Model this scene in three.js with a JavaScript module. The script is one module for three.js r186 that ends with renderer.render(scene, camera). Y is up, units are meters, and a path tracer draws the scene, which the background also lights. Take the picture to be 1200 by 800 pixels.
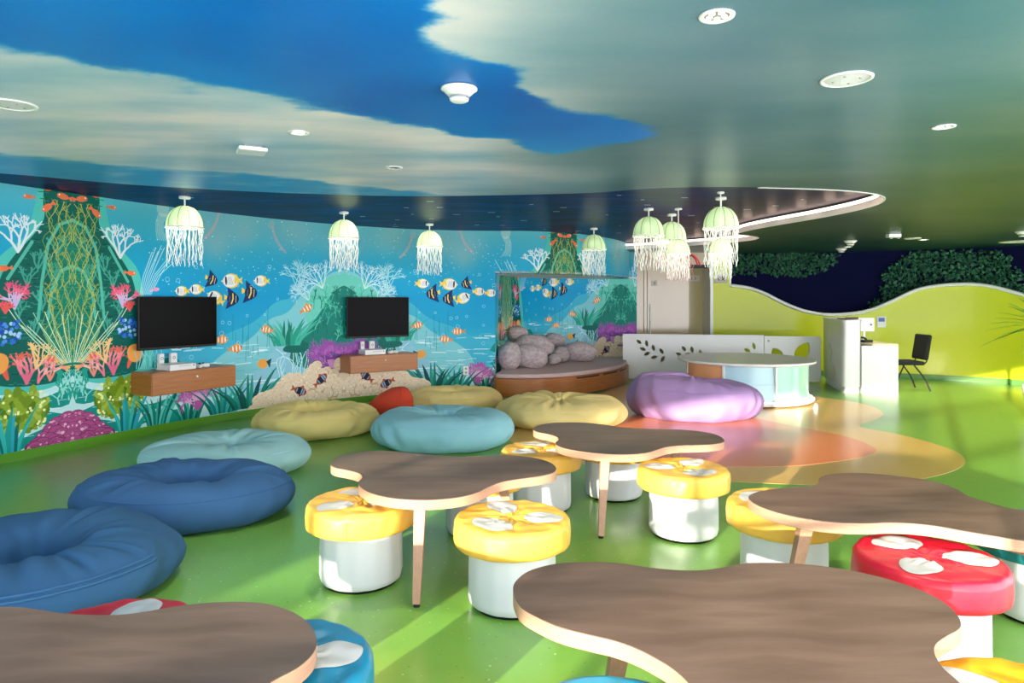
import * as THREE from 'three';
import { mergeGeometries } from 'three/addons/utils/BufferGeometryUtils.js';
import { RoundedBoxGeometry } from 'three/addons/geometries/RoundedBoxGeometry.js';
import { RectAreaLightUniformsLib } from 'three/addons/lights/RectAreaLightUniformsLib.js';
import { createNoise2D } from 'simplex-noise';

// ---------------------------------------------------------------- camera, sky, sun, exposure
const F = 780, HORIZON = 350, EYE = 1.45;            // focal length and horizon of the 1200x800 frame, eye height in metres
const scene = new THREE.Scene();
const camera = new THREE.PerspectiveCamera(2 * Math.atan(400 / F) * 180 / Math.PI, 1.5, 0.05, 100);
camera.position.set(0, EYE, 0);
camera.lookAt(0, EYE, -10);
camera.setViewOffset(1200, 800, 0, 400 - HORIZON, 1200, 800);
scene.background = new THREE.Color(0.95, 0.96, 1.0);
scene.backgroundIntensity = 5.9;
const renderer = new THREE.WebGLRenderer({ antialias: true });
renderer.toneMapping = THREE.LinearToneMapping;
renderer.toneMappingExposure = 1.36;
renderer.shadowMap.enabled = true;
RectAreaLightUniformsLib.init();
const sun = new THREE.DirectionalLight(new THREE.Color(1.0, 0.9, 0.74), 11);
sun.position.set(-15.6, 4.8, 25.6);
sun.target.position.set(0, 0, 0);
sun.castShadow = true;
sun.shadow.radius = 1.6;
sun.shadow.mapSize.set(2048, 2048);
Object.assign(sun.shadow.camera, { left: -14, right: 14, top: 12, bottom: -12, near: 1, far: 60 });
scene.add(sun, sun.target);

// ---------------------------------------------------------------- helpers
let seedState = 7;
const rnd = () => { seedState = (seedState + 0x6d2b79f5) | 0; let t = Math.imul(seedState ^ (seedState >>> 15), 1 | seedState); t = (t + Math.imul(t ^ (t >>> 7), 61 | t)) ^ t; return ((t ^ (t >>> 14)) >>> 0) / 4294967296; };
const rr = (a, b) => a + (b - a) * rnd();
const noise = createNoise2D(rnd);
const fbm = (x, y, o = 4) => { let s = 0, a = 0.5; for (let i = 0; i < o; i++) { s += a * noise(x, y); x = x * 2.03 + 7.1; y = y * 2.03 + 3.7; a *= 0.5; } return s; };
const clamp = (x, a = 0, b = 1) => Math.min(b, Math.max(a, x));
const lerp = (a, b, t) => a + (b - a) * t;
const smooth = (x, a, b) => { const t = clamp((x - a) / (b - a)); return t * t * (3 - 2 * t); };
const V3 = (x, y, z) => new THREE.Vector3(x, y, z);
// a pixel of the photograph on the level plane at height y: [x, depth]
const plan = (u, v, y = 0) => { const z = F * (EYE - y) / (v - HORIZON); return [(u - 600) / F * z, z]; };
const heightAt = (v, z) => EYE + (HORIZON - v) * z / F;

const taken = {};
const numbered = (n) => { if (taken[n] === undefined) { taken[n] = 0; return n; } taken[n]++; return n + '_' + String(taken[n]).padStart(3, '0'); };
function tag(o, label, category, group, kind) {
  o.userData.label = label; o.userData.category = category;
  if (group) o.userData.group = group;
  if (kind) o.userData.kind = kind;
  return o;
}
function thing(name, label, category, pos = [0, 0, 0], turn = 0, group) {
  const o = new THREE.Group(); o.name = numbered(name); scene.add(o);
  o.position.set(...pos); o.rotation.y = turn;
  return tag(o, label, category, group);
}
function obj(name, geo, mat, parent = scene) {
  let g = Array.isArray(geo) ? (geo.length > 1 ? mergeGeometries(geo.map((x) => { const y = x.index ? x.toNonIndexed() : x; for (const k of Object.keys(y.attributes)) if (!['position', 'normal', 'uv'].includes(k)) y.deleteAttribute(k); return y; })) : geo[0]) : geo;
  const m = new THREE.Mesh(g, mat);
  m.name = parent === scene ? numbered(name) : name;
  m.castShadow = true; m.receiveShadow = true;
  parent.add(m);
  return m;
}
const structure = (name, geo, mat, label, category, parent = scene) => { const m = obj(name, geo, mat, parent); if (parent === scene) tag(m, label, category, null, 'structure'); return m; };
const box = (w, h, d, x = 0, y = 0, z = 0, r = 0) => { const g = r ? new RoundedBoxGeometry(w, h, d, 2, r) : new THREE.BoxGeometry(w, h, d); g.translate(x, y, z); return g; };
const tube = (pts, r, seg = 24, rad = 8, closed = false) => new THREE.TubeGeometry(new THREE.CatmullRomCurve3(pts, closed, 'centripetal'), seg, r, rad, closed);
const lathe = (pts, seg = 40) => new THREE.LatheGeometry(pts.map(([x, y]) => new THREE.Vector2(x, y)), seg);
function bar(a, b, w0, w1, d0 = w0, d1 = w1) {           // tapering square bar between two points
  const dir = b.clone().sub(a), len = dir.length(), g = new THREE.BoxGeometry(1, len, 1, 1, 1, 1), p = g.attributes.position;
  for (let i = 0; i < p.count; i++) { const top = p.getY(i) > 0; p.setX(i, p.getX(i) * (top ? w1 : w0)); p.setZ(i, p.getZ(i) * (top ? d1 : d0)); }
  g.computeVertexNormals();
  g.applyQuaternion(new THREE.Quaternion().setFromUnitVectors(V3(0, 1, 0), dir.normalize()));
  g.translate((a.x + b.x) / 2, (a.y + b.y) / 2, (a.z + b.z) / 2);
  return g;
}
function gridSurface(nu, nv, fn, closedU = false) {      // fn(u, v) -> [x, y, z, s, t]
  const pos = [], uv = [], idx = [];
  for (let j = 0; j <= nv; j++) for (let i = 0; i <= nu; i++) { const p = fn(i / nu, j / nv); pos.push(p[0], p[1], p[2]); uv.push(p[3] ?? i / nu, p[4] ?? j / nv); }
  for (let j = 0; j < nv; j++) for (let i = 0; i < nu; i++) { const a = j * (nu + 1) + i, b = a + 1, c = a + nu + 1, d = c + 1; idx.push(a, b, d, a, d, c); }
  const g = new THREE.BufferGeometry();
  g.setAttribute('position', new THREE.Float32BufferAttribute(pos, 3)); g.setAttribute('uv', new THREE.Float32BufferAttribute(uv, 2)); g.setIndex(idx); g.computeVertexNormals();
  if (closedU) { const n = g.attributes.normal; for (let j = 0; j <= nv; j++) { const a = j * (nu + 1), b = a + nu, m = V3(n.getX(a) + n.getX(b), n.getY(a) + n.getY(b), n.getZ(a) + n.getZ(b)).normalize(); n.setXYZ(a, m.x, m.y, m.z); n.setXYZ(b, m.x, m.y, m.z); } }
  return g;
}
// stations along a plan curve: x, depth z (positive away from the camera), arc length s, tangent and inward normal (side = 1: to the right of travel)
function stations(ctrl, n, side = 1) {
  const c = new THREE.CatmullRomCurve3(ctrl.map(([x, z]) => V3(x, 0, z)), false, 'centripetal'); c.arcLengthDivisions = 600;
  const len = c.getLength(), out = [];
  for (let i = 0; i <= n; i++) { const p = c.getPointAt(i / n), t = c.getTangentAt(i / n); out.push({ x: p.x, z: p.z, s: len * i / n, tx: t.x, tz: t.z, nx: t.z * side, nz: -t.x * side }); }
  return out;
}
// a standing wall: its face along the stations, its body of the given thickness behind it
function sweepWall(st, y0, y1, thick, uvOf = (s, y) => [s, y]) {
  const lo = typeof y0 === 'function' ? y0 : () => y0, hi = typeof y1 === 'function' ? y1 : () => y1;
  const pos = [], uv = [], idx = [];
  const strip = (fa, fb, ua, ub) => {                    // quads between two lines of points
    const at = pos.length / 3;
    st.forEach((q) => { pos.push(...fa(q), ...fb(q)); uv.push(...ua(q), ...ub(q)); });
    for (let i = 0; i + 1 < st.length; i++) { const a = at + i * 2; idx.push(a, a + 2, a + 3, a, a + 3, a + 1); }
  };
  const fr = (y) => (q) => [q.x, y(q), -q.z], bk = (y) => (q) => [q.x - q.nx * thick, y(q), -(q.z - q.nz * thick)];
  const U = (y) => (q) => uvOf(q.s, y(q));
  strip(fr(lo), fr(hi), U(lo), U(hi)); strip(bk(hi), bk(lo), U(hi), U(lo)); strip(fr(hi), bk(hi), U(hi), U(hi)); strip(bk(lo), fr(lo), U(lo), U(lo));
  for (const q of [st[0], st[st.length - 1]]) { const at = pos.length / 3; for (const p of [fr(lo)(q), fr(hi)(q), bk(hi)(q), bk(lo)(q)]) pos.push(...p); for (const y of [lo, hi, hi, lo]) uv.push(...uvOf(q.s, y(q))); idx.push(at, at + 1, at + 2, at, at + 2, at + 3); }
  const g = new THREE.BufferGeometry();
  g.setAttribute('position', new THREE.Float32BufferAttribute(pos, 3)); g.setAttribute('uv', new THREE.Float32BufferAttribute(uv, 2)); g.setIndex(idx); g.computeVertexNormals();
  return g;
}
const planShape = (pts, smoothIt = 0, closed = true) => {
  let q = pts;
  if (smoothIt) q = new THREE.CatmullRomCurve3(pts.map(([x, z]) => V3(x, 0, z)), closed, 'centripetal').getPoints(smoothIt).map((p) => [p.x, p.z]);
  if (q.length > 1 && Math.hypot(q[0][0] - q[q.length - 1][0], q[0][1] - q[q.length - 1][1]) < 1e-6) q = q.slice(0, -1);
  return q;
};
const toShape = (q) => new THREE.Shape(q.map(([x, z]) => new THREE.Vector2(x, z)));
const slab = (shape, y0, h, bevel = 0) => { const g = new THREE.ExtrudeGeometry(shape, bevel ? { depth: h - 2 * bevel, bevelEnabled: true, bevelSize: bevel, bevelThickness: bevel, bevelOffset: -bevel, bevelSegments: 2 } : { depth: h, bevelEnabled: false }); g.rotateX(-Math.PI / 2); g.translate(0, y0 + bevel, 0); return g; };

// ---------------------------------------------------------------- textures
function canvasTex(w, h, draw, srgb = true) { const c = document.createElement('canvas'); c.width = w; c.height = h; draw(c.getContext('2d'), w, h); const t = new THREE.CanvasTexture(c); if (srgb) t.colorSpace = THREE.SRGBColorSpace; t.wrapS = t.wrapT = THREE.RepeatWrapping; return t; }
function dataTex(w, h, fn, srgb = true) {
  const d = new Uint8Array(w * h * 4);
  for (let y = 0; y < h; y++) for (let x = 0; x < w; x++) { const c = fn(x, y), i = (y * w + x) * 4; d[i] = clamp(c[0], 0, 255); d[i + 1] = clamp(c[1], 0, 255); d[i + 2] = clamp(c[2], 0, 255); d[i + 3] = 255; }
  const t = new THREE.DataTexture(d, w, h); t.magFilter = THREE.LinearFilter; t.minFilter = THREE.LinearFilter; t.wrapS = t.wrapT = THREE.RepeatWrapping; if (srgb) t.colorSpace = THREE.SRGBColorSpace; t.needsUpdate = true; return t;
}
const rep = (t, x, y = x) => { const c = t.clone(); c.repeat.set(x, y); c.needsUpdate = true; return c; };
const weave = dataTex(128, 128, (x, y) => { const a = Math.sin((x + y) / 128 * Math.PI * 32) * 0.5 + 0.5, b = rnd() * 0.5, c = 255 * (a * 0.6 + b * 0.5); return [c, c, c]; }, false);
const grainy = dataTex(256, 256, (x, y) => { const c = 128 + 90 * fbm(x / 18, y / 18, 4) + rr(-20, 20); return [c, c, c]; }, false);
function woodTex(dark, light, sx = 3, sy = 26) {
  const t0 = dataTex(1024, 512, (x, y) => {
    const u = x / 1024, v = y / 512, w = v + 0.03 * fbm(u * 2, v * 3, 3);
    const t = clamp(0.5 + 0.5 * fbm(u * sx, w * sy, 4) + 0.1 * noise(u * 9, w * 120) + 0.3 * fbm(u * 1.7 + 9, w * 4, 2));
    return [0, 1, 2].map((i) => lerp(dark[i], light[i], t));
  });
  t0.wrapS = t0.wrapT = THREE.MirroredRepeatWrapping; return t0;
}
const walnut = woodTex([88, 69, 56], [118, 96, 82], 2, 9);
const paleWood = woodTex([166, 124, 98], [188, 146, 118], 3, 14);
const oak = woodTex([150, 88, 40], [184, 116, 58], 3, 18);

const std = (o) => new THREE.MeshStandardMaterial(o);
const phys = (o) => new THREE.MeshPhysicalMaterial(o);
const fabric = (hex) => std({ color: hex, roughness: 0.82, bumpMap: rep(weave, 26), bumpScale: 0.0012, side: THREE.DoubleSide });
const M = {
  white: phys({ color: 0xdededc, roughness: 0.32, clearcoat: 0.25, clearcoatRoughness: 0.2 }),
  vinylWhite: phys({ color: 0xe4e4e2, roughness: 0.38 }),
  stem: phys({ color: 0xd4d6d8, roughness: 0.4 }),
  whiteMetal: std({ color: 0xe8e8e6, roughness: 0.4 }),
  darkMetal: std({ color: 0x1b1c20, roughness: 0.5, metalness: 0.3 }),
  black: std({ color: 0x0b0b0d, roughness: 0.55 }),
  screen: phys({ color: 0x030305, roughness: 0.25, specularIntensity: 0.08 }),
  walnut: phys({ color: 0xffffff, map: rep(walnut, 0.7, 0.9), roughness: 0.4, bumpMap: rep(walnut, 0.9, 1.3), bumpScale: 0.0004 }),
  edge: std({ color: 0xffffff, map: rep(paleWood, 1.5, 6), roughness: 0.5 }),
  leg: std({ color: 0xffffff, map: rep(paleWood, 1, 2), roughness: 0.5 }),
  oak: phys({ color: 0xffffff, map: rep(oak, 0.9, 1.6), roughness: 0.34 }),
  lime: phys({ color: 0xc0c814, roughness: 0.3, specularIntensity: 0.4, clearcoat: 0.2, clearcoatRoughness: 0.1 }),
  navy: phys({ color: 0x080b30, roughness: 0.8, specularIntensity: 0.15 }),
  beige: phys({ color: 0xb7a186, roughness: 0.2, clearcoat: 0.4, clearcoatRoughness: 0.1 }),
  olive: phys({ color: 0xa99c63, roughness: 0.3 }),
  plaster: std({ color: 0xe9e6df, roughness: 0.8 }),
  skirting: std({ color: 0x5c9a26, roughness: 0.35 }),
  frame: std({ color: 0x6d6f70, roughness: 0.5 }),
  led: std({ color: 0xffffff, emissive: new THREE.Color(1.0, 0.72, 0.6), emissiveIntensity: 2.2, roughness: 0.6 }),
  glow: std({ color: 0xffffff, emissive: new THREE.Color(1.0, 0.86, 0.7), emissiveIntensity: 1.6, roughness: 0.6 }),
  grey: std({ color: 0x9a9a98, roughness: 0.5 }),
};

// ---------------------------------------------------------------- the room's plan
const LOW = 2.35, HIGH = 2.47, COVE = 0.08;
const muralSt = stations([[-5.6, -3.6], [-5.6, -1], [-5.5, 1], [-5.3, 3], [-4.95, 4.6], [-4.5, 5.85], [-4.12, 6.7], [-3.84, 7.3], [-3.26, 8.2], [-2.55, 9.0], [-1.525, 9.72], [-0.75, 9.96], [-0.25, 10.0]], 220, 1);
// where a pixel's line of sight meets the mural wall
function onMural(u) {
  const k = (u - 600) / F;
  for (let i = 1; i < muralSt.length; i++) {
    const a = muralSt[i - 1], b = muralSt[i], fa = a.x - k * a.z, fb = b.x - k * b.z;
    if (a.z > 2 && fa <= 0 && fb > 0) { const t = fa / (fa - fb), q = {}; for (const n of Object.keys(a)) q[n] = lerp(a[n], b[n], t); return q; }
  }
  return { ...muralSt[muralSt.length - 1] };
}
const AXIS_A = onMural(85).s, AXIS_B = onMural(403).s, SPAN = AXIS_B - AXIS_A, MURAL_H = HIGH - COVE;
const muralPt = (u, v) => { const q = onMural(u); return [q.s - AXIS_A, heightAt(v, q.z) - COVE, F / q.z]; };   // metres along the half pattern, metres above its foot, pixels per metre
console.log('mural span', SPAN.toFixed(3), 'ends', muralSt[220].s - AXIS_A);

// ---------------------------------------------------------------- the mural: one half pattern, printed mirrored again and again
const muralTex = canvasTex(2048, 1290, (ctx, W, H) => {
  const K = W / SPAN;
  ctx.scale(K, -H / MURAL_H); ctx.translate(0, -MURAL_H); ctx.lineCap = 'round'; ctx.lineJoin = 'round';
  const P = (u, v) => muralPt(u, v);
  const poly = (pts, fill) => { ctx.beginPath(); pts.forEach(([u, v], i) => { const [x, y] = P(u, v); i ? ctx.lineTo(x, y) : ctx.moveTo(x, y); }); ctx.closePath(); ctx.fillStyle = fill; ctx.fill(); };
  const blob = (pts, fill) => { const q = pts.map(([u, v]) => P(u, v)); curveBlob(q, fill); };
  const curveBlob = (q, fill) => { const n = q.length; ctx.beginPath(); for (let i = 0; i < n; i++) { const a = q[i], b = q[(i + 1) % n], mx = (a[0] + b[0]) / 2, my = (a[1] + b[1]) / 2; if (!i) { const z = q[n - 1]; ctx.moveTo((z[0] + a[0]) / 2, (z[1] + a[1]) / 2); } ctx.quadraticCurveTo(a[0], a[1], mx, my); } ctx.closePath(); ctx.fillStyle = fill; ctx.fill(); };
  const line = (pts, w, col) => { ctx.beginPath(); pts.forEach(([x, y], i) => (i ? ctx.lineTo(x, y) : ctx.moveTo(x, y))); ctx.lineWidth = w; ctx.strokeStyle = col; ctx.stroke(); };
  const branch = (x, y, len, a, w, depth, col, spread = 0.55) => {
    const x2 = x + Math.cos(a) * len, y2 = y + Math.sin(a) * len, mx = (x + x2) / 2 + rr(-0.12, 0.12) * len, my = (y + y2) / 2;
    ctx.beginPath(); ctx.moveTo(x, y); ctx.quadraticCurveTo(mx, my, x2, y2); ctx.lineWidth = w; ctx.strokeStyle = Array.isArray(col) ? col[depth % col.length] : col; ctx.stroke();
    if (depth > 0) for (let k = 0; k < 2 + (rnd() < 0.4); k++) branch(x2, y2, len * rr(0.62, 0.85), a + rr(-1, 1) * spread + (k - 0.5) * spread, w * 0.76, depth - 1, col, spread);
  };
  const coral = (u, v, h, n, w, depth, col, lean = 0, spread = 0.5) => { const [x, y] = P(u, v); for (let k = 0; k < n; k++) branch(x, y, h * 0.34, Math.PI / 2 + lean + (k - (n - 1) / 2) * 0.42 + rr(-0.12, 0.12), w, depth, col, spread); };
  const blades = (u, v, n, hgt, sp, cols, w = 0.028) => { const [x, y] = P(u, v); for (let k = 0; k < n; k++) { const t = n > 1 ? k / (n - 1) - 0.5 : 0, h = hgt * rr(0.6, 1.05), bx = x + t * sp * 0.4, tx = bx + t * sp + rr(-0.05, 0.05), sw = w * rr(0.7, 1.2); ctx.beginPath(); ctx.moveTo(bx - sw / 2, y); ctx.quadraticCurveTo(bx - sw / 2 + t * sp * 0.2, y + h * 0.6, tx, y + h); ctx.quadraticCurveTo(bx + sw + t * sp * 0.2, y + h * 0.55, bx + sw / 2, y); ctx.fillStyle = cols[k % cols.length]; ctx.fill(); } };
  const at = (u, v, s, turn, flip, draw) => { const [x, y] = P(u, v); ctx.save(); ctx.translate(x, y); ctx.scale(flip * s, s); ctx.rotate(turn); draw(); ctx.restore(); };
  const ell = (x, y, a, b, r, col) => { ctx.beginPath(); ctx.ellipse(x, y, a, b, r, 0, 7); ctx.fillStyle = col; ctx.fill(); };
  const tri = (pts, col) => { ctx.beginPath(); pts.forEach(([x, y], i) => (i ? ctx.lineTo(x, y) : ctx.moveTo(x, y))); ctx.closePath(); ctx.fillStyle = col; ctx.fill(); };
  // water
  const g = ctx.createLinearGradient(0, MURAL_H, 0, 0);
  g.addColorStop(0, '#58b6c6'); g.addColorStop(0.2, '#22a6cb'); g.addColorStop(0.42, '#079bd0'); g.addColorStop(0.6, '#1aa4cf'); g.addColorStop(0.8, '#6cc6d6'); g.addColorStop(1, '#8fd3d8');
  ctx.fillStyle = g; ctx.fillRect(0, 0, SPAN, MURAL_H);
  for (let k = 0; k < 26; k++) { const [x, y] = P(rr(235, 400), rr(255, 295)); const r = rr(0.2, 0.45), q = ctx.createRadialGradient(x, y, 0, x, y, r); q.addColorStop(0, 'rgba(168,186,184,0.16)'); q.addColorStop(1, 'rgba(168,186,184,0)'); ctx.fillStyle = q; ctx.fillRect(x - r, y - r, 2 * r, 2 * r); }
  // distant hills of the sea bed
  blob([[160, 452], [240, 408], [262, 392], [300, 378], [322, 352], [345, 350], [372, 322], [390, 312], [405, 312], [430, 320], [430, 480], [160, 480]], '#3fb4d3');
  blob([[235, 440], [262, 412], [295, 398], [315, 372], [338, 368], [352, 345], [375, 330], [392, 316], [430, 316], [430, 500], [235, 500]], '#7fcbd6');
  blob([[280, 450], [312, 425], [325, 400], [350, 392], [362, 368], [385, 348], [430, 338], [430, 480], [280, 480]], '#8fc9dc');
  blob([[352, 362], [368, 338], [385, 322], [430, 318], [430, 420], [372, 400]], '#6ccfc0');
  blob([[336, 420], [352, 392], [372, 372], [384, 350], [398, 334], [430, 330], [430, 440], [350, 432]], '#0d7f72');
  for (let k = 0; k < 34; k++) { const [x, y] = P(rr(366, 403), rr(345, 405)); branch(x, y, rr(0.04, 0.09), Math.PI / 2 + rr(-0.5, 0.5), 0.012, 2, ['#39b39a', '#5fcdb0', '#0a6a5c'][k % 3], 0.5); }
  // rippling light on the sand, as printed strokes
  for (let k = 0; k < 90; k++) { const v = rr(402, 470), u = rr(165, 345); const [x, y] = P(u, v); line([[x, y], [x + rr(0.05, 0.25), y + rr(-0.01, 0.01)]], rr(0.006, 0.018), `rgba(${k % 3 ? '226,244,247' : '90,190,214'},${rr(0.35, 0.85)})`); }
  for (let k = 0; k < 12; k++) { const [x, y] = P(rr(262, 320), rr(392, 425)); line([[x, y], [x + rr(-0.02, 0.02), y + rr(0.15, 0.4)]], 0.007, 'rgba(20,120,140,0.6)'); }
  // sandy terraces with dark swells beneath them
  blob([[60, 560], [60, 425], [120, 428], [170, 440], [215, 462], [300, 470], [300, 560]], '#bfe6e8');
  for (const [v, th] of [[438, 10], [458, 13], [480, 10], [500, 9]]) { const q = []; for (let u = 82; u <= 215; u += 9) q.push([u, v + 5 * Math.sin(u / 15 + v) - (u - 85) * 0.13]); for (let u = 215; u >= 82; u -= 9) q.push([u, v + th + 4 * Math.sin(u / 11 + v * 2) - (u - 85) * 0.13]); poly(q, '#118f86'); }
  for (let k = 0; k < 60; k++) { const [x, y] = P(rr(86, 210), rr(430, 515)); line([[x, y], [x + rr(0.03, 0.12), y]], 0.006, 'rgba(235,248,248,0.7)'); }
  // the dark green reef with its aqua outline
  blob([[60, 215], [121, 214], [124, 245], [128, 262], [132, 285], [150, 300], [164, 318], [168, 345], [175, 372], [182, 420], [172, 446], [60, 452]], '#4fc2b8');
  blob([[60, 215], [114, 216], [118, 245], [114, 262], [128, 285], [144, 305], [158, 330], [162, 372], [172, 415], [160, 440], [60, 447]], '#075f55');
  blob([[60, 250], [96, 262], [106, 300], [110, 345], [116, 390], [112, 425], [60, 435]], '#0a7d68');
  for (let k = 0; k < 420; k++) { const u = rr(86, 165), v = rr(225, 440); if (u > 118 + (v - 262) * 0.32 && v > 255) continue; if (u > 116 && v < 285) continue; const [x, y] = P(u, v); line([[x, y], [x + rr(0.015, 0.06), y + rr(-0.004, 0.004)]], 0.006, ['rgba(40,150,130,0.75)', 'rgba(8,60,52,0.8)', 'rgba(90,190,160,0.5)'][k % 3]); }
  for (const [u, v] of [[102, 300], [108, 330], [122, 318], [132, 336], [118, 362], [140, 370], [126, 392]]) coral(u, v, 0.22, 3, 0.016, 2, '#3f9f8c');
  for (const pts of [[[85, 258], [100, 266], [112, 290], [118, 330], [122, 372]], [[85, 312], [98, 318], [108, 340], [112, 372]], [[128, 290], [140, 312], [150, 330]]]) line(pts.map(([u, v]) => P(u, v)), 0.03, '#52b9a4');
  // yellow weed net up the middle
  for (let k = 0; k < 11; k++) { const pts = [], u0 = 85 + k * 2.9; for (let v = 425; v >= 238; v -= 6) pts.push(P(Math.max(84.5, u0 + 4.5 * Math.sin(v / 7 + k * 1.7) + rr(-1.5, 1.5) - (425 - v) * 0.01), v)); line(pts, 0.0065, ['#a3ad45', '#6f9a48', '#c4be58'][k % 3]); }
  for (let k = 0; k < 26; k++) { const [x, y] = P(rr(85, 114), rr(245, 420)); branch(x, y, 0.045, rr(0.4, 2.7), 0.006, 2, ['#b4b04a', '#2f9a78'][k % 2], 0.7); }
  // white grass fan
  for (let k = 0; k < 11; k++) { const [x, y] = P(86 + k * 1.1, 424); const t = k / 10; ctx.beginPath(); ctx.moveTo(x, y); ctx.quadraticCurveTo(x + 0.02 + t * 0.28, y + 0.25, x + 0.04 + t * 0.42, y + 0.5 * rr(0.6, 1.05)); ctx.lineWidth = 0.008; ctx.strokeStyle = k % 3 ? '#d9e8c8' : '#8fc9a8'; ctx.stroke(); }
  for (let k = 0; k < 18; k++) { const [x, y] = P(84 + rr(0, 22), rr(470, 445)); branch(x, y, 0.06, Math.PI / 2 + rr(-0.3, 0.3), 0.013, 2, ['#8fdcd0', '#1aa08d'][k % 2], 0.5); }
  // white coral fan, pink, coral red and blue corals
  for (const [a, h] of [[-0.55, 0.3], [0.0, 0.36], [0.5, 0.34]]) coral(141, 302, h, 1, 0.024, 4, '#dbe9ee', a, 0.5);
  for (let k = 0; k < 9; k++) { const [x, y] = P(164 + k * 1.6, 345); line([[x, y], [x + 0.04 + k * 0.008, y + 0.2], [x + 0.14 + k * 0.02, y + rr(0.35, 0.55)]], 0.01, 'rgba(205,236,240,0.75)'); }
  for (let k = 0; k < 2; k++) coral(144, 360, 0.26, 3, 0.018, 3, ['#e8547c', '#f06f8e', '#d8b4dc', '#c9b2e2'], 0.1 * (k - 1), 0.6);
  coral(152, 364, 0.13, 4, 0.02, 2, '#ef5a5c', 0, 0.7);
  { coral(110, 440, 0.26, 3, 0.02, 3, ['#f2b46a', '#ee9a7e', '#f1c0a6', '#e88f7b'], 0.15, 0.65); coral(133, 438, 0.32, 3, 0.03, 3, ['#e8695c', '#f28d92', '#ee7a8e', '#e26a8a'], 0, 0.6); coral(150, 430, 0.2, 2, 0.024, 2, '#e6604e', -0.3, 0.6); coral(122, 440, 0.26, 2, 0.02, 3, ['#f4a6a8', '#ee7a8e'], 0.4, 0.6); }
  coral(124, 424, 0.26, 3, 0.02, 3, '#f0c98a', 0.2, 0.6);
  for (let k = 0; k < 60; k++) { const [x, y] = P(152 + rr(-14, 14), 384 + rr(-11, 11)); ell(x, y, 0.017, 0.017, 0, ['#2d6fd0', '#1b4fae', '#a9cdf4', '#4f90e6'][k % 4]); }
  blob([[148, 412], [152, 404], [162, 402], [168, 414], [164, 424], [152, 424]], '#eea04e');
  for (let k = 0; k < 14; k++) { const [x, y] = P(160 + k * 2.3, 432); line([[x, y], [x + rr(-0.04, 0.04), y + 0.1], [x + rr(-0.06, 0.06), y + rr(0.16, 0.26)]], 0.01, '#7fd3d0'); }
  // olive bushes with yellow buds, teal stalks
  for (let k = 0; k < 110; k++) { const a = rr(0, 6.3), r = Math.sqrt(rnd()); const [x, y] = P(140 + 26 * r * Math.cos(a), 466 + 20 * r * Math.sin(a)); ell(x, y, rr(0.04, 0.09), rr(0.022, 0.04), rr(0.6, 2.6), ['#8aa52c', '#6f8d1f', '#a3b84a', '#557a1c'][k % 4]); }
  for (let k = 0; k < 40; k++) { const [x, y] = P(140 + rr(-26, 26), 466 + rr(-22, 24)); ell(x, y, 0.013, 0.013, 0, '#eef0a8'); }
  blades(150, 512, 9, 0.5, 0.4, ['#1f9d93', '#35b7b4', '#0e6f66', '#2aa6c0'], 0.05);
  blades(185, 500, 12, 0.42, 0.5, ['#117f70', '#28a99c', '#0c5f55', '#59c6b8'], 0.04);
  blades(222, 492, 10, 0.36, 0.5, ['#0f7a6c', '#2aa897', '#115f56'], 0.035);
  for (let k = 0; k < 4; k++) coral(232, 480, 0.34, 3, 0.022, 3, ['#b45aa4', '#c97ab8', '#e0a8d0'], 0.2 * (k - 1.5), 0.6);
  blades(262, 484, 12, 0.42, 0.75, ['#0d6a5e', '#1f9a88', '#0f7f8c', '#39b3a4'], 0.045);
  blades(292, 478, 12, 0.5, 0.95, ['#08584e', '#12796c', '#1f9586', '#0b4f52'], 0.05);
  // rose cauliflower coral
  { const bumps = []; for (let k = 0; k < 95; k++) { const t = Math.pow(rnd(), 0.75) * 46, u = 84 + t; const topV = 486 + t * t * 0.012; bumps.push([u, lerp(topV, 540, Math.pow(rnd(), 1.1))]); }
    bumps.sort((a, b) => a[1] - b[1]);
    for (const [u, v] of bumps) { const [x, y] = P(u, v); const r = rr(0.06, 0.09); ell(x, y, r, r, 0, '#6d2350'); ell(x, y + r * 0.14, r * 0.88, r * 0.82, 0, '#b3528a'); for (let j = 0; j < 9; j++) { const a = rr(0, 6.3), q = rr(0.2, 0.8) * r; ell(x + q * Math.cos(a), y + q * Math.sin(a), r * 0.17, r * 0.17, 0, j % 2 ? '#d98ab4' : '#f0bcd4'); } } }
  // lattice of pale threads, purple sea fans by the rock
  for (let k = 0; k < 20; k++) { const [x, y] = P(326 + k * 1.7, 442); ctx.beginPath(); ctx.moveTo(x, y); ctx.bezierCurveTo(x + rr(-0.15, 0.15), y + 0.12, x + rr(-0.15, 0.15), y + 0.24, x + rr(-0.1, 0.1), y + rr(0.25, 0.42)); ctx.lineWidth = 0.01; ctx.strokeStyle = k % 3 ? '#c9ecf0' : '#7fcbe0'; ctx.stroke(); }
  blob([[328, 410], [345, 398], [362, 400], [362, 412], [340, 414]], '#0b6a62');
  for (let k = 0; k < 7; k++) coral(372 + k * 5, 444, 0.5, 2, 0.022, 4, ['#9a4fa8', '#b866bd', '#7c3f94', '#d48fd0'], 0.1 * (k - 3), 0.5);
  for (let k = 0; k < 6; k++) blades(342 + rr(-10, 10), 405, 5, 0.36, 0.6, ['#1f9d86', '#3fb8a0', '#0d7a68'], 0.035);
  coral(362, 352, 0.3, 3, 0.012, 4, '#bfe4ea', 0.5, 0.5); coral(378, 338, 0.34, 4, 0.012, 4, '#cfeaf0', 0.4, 0.5); coral(352, 344, 0.4, 3, 0.014, 4, '#a8dbe4', 0.1, 0.55);
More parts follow.
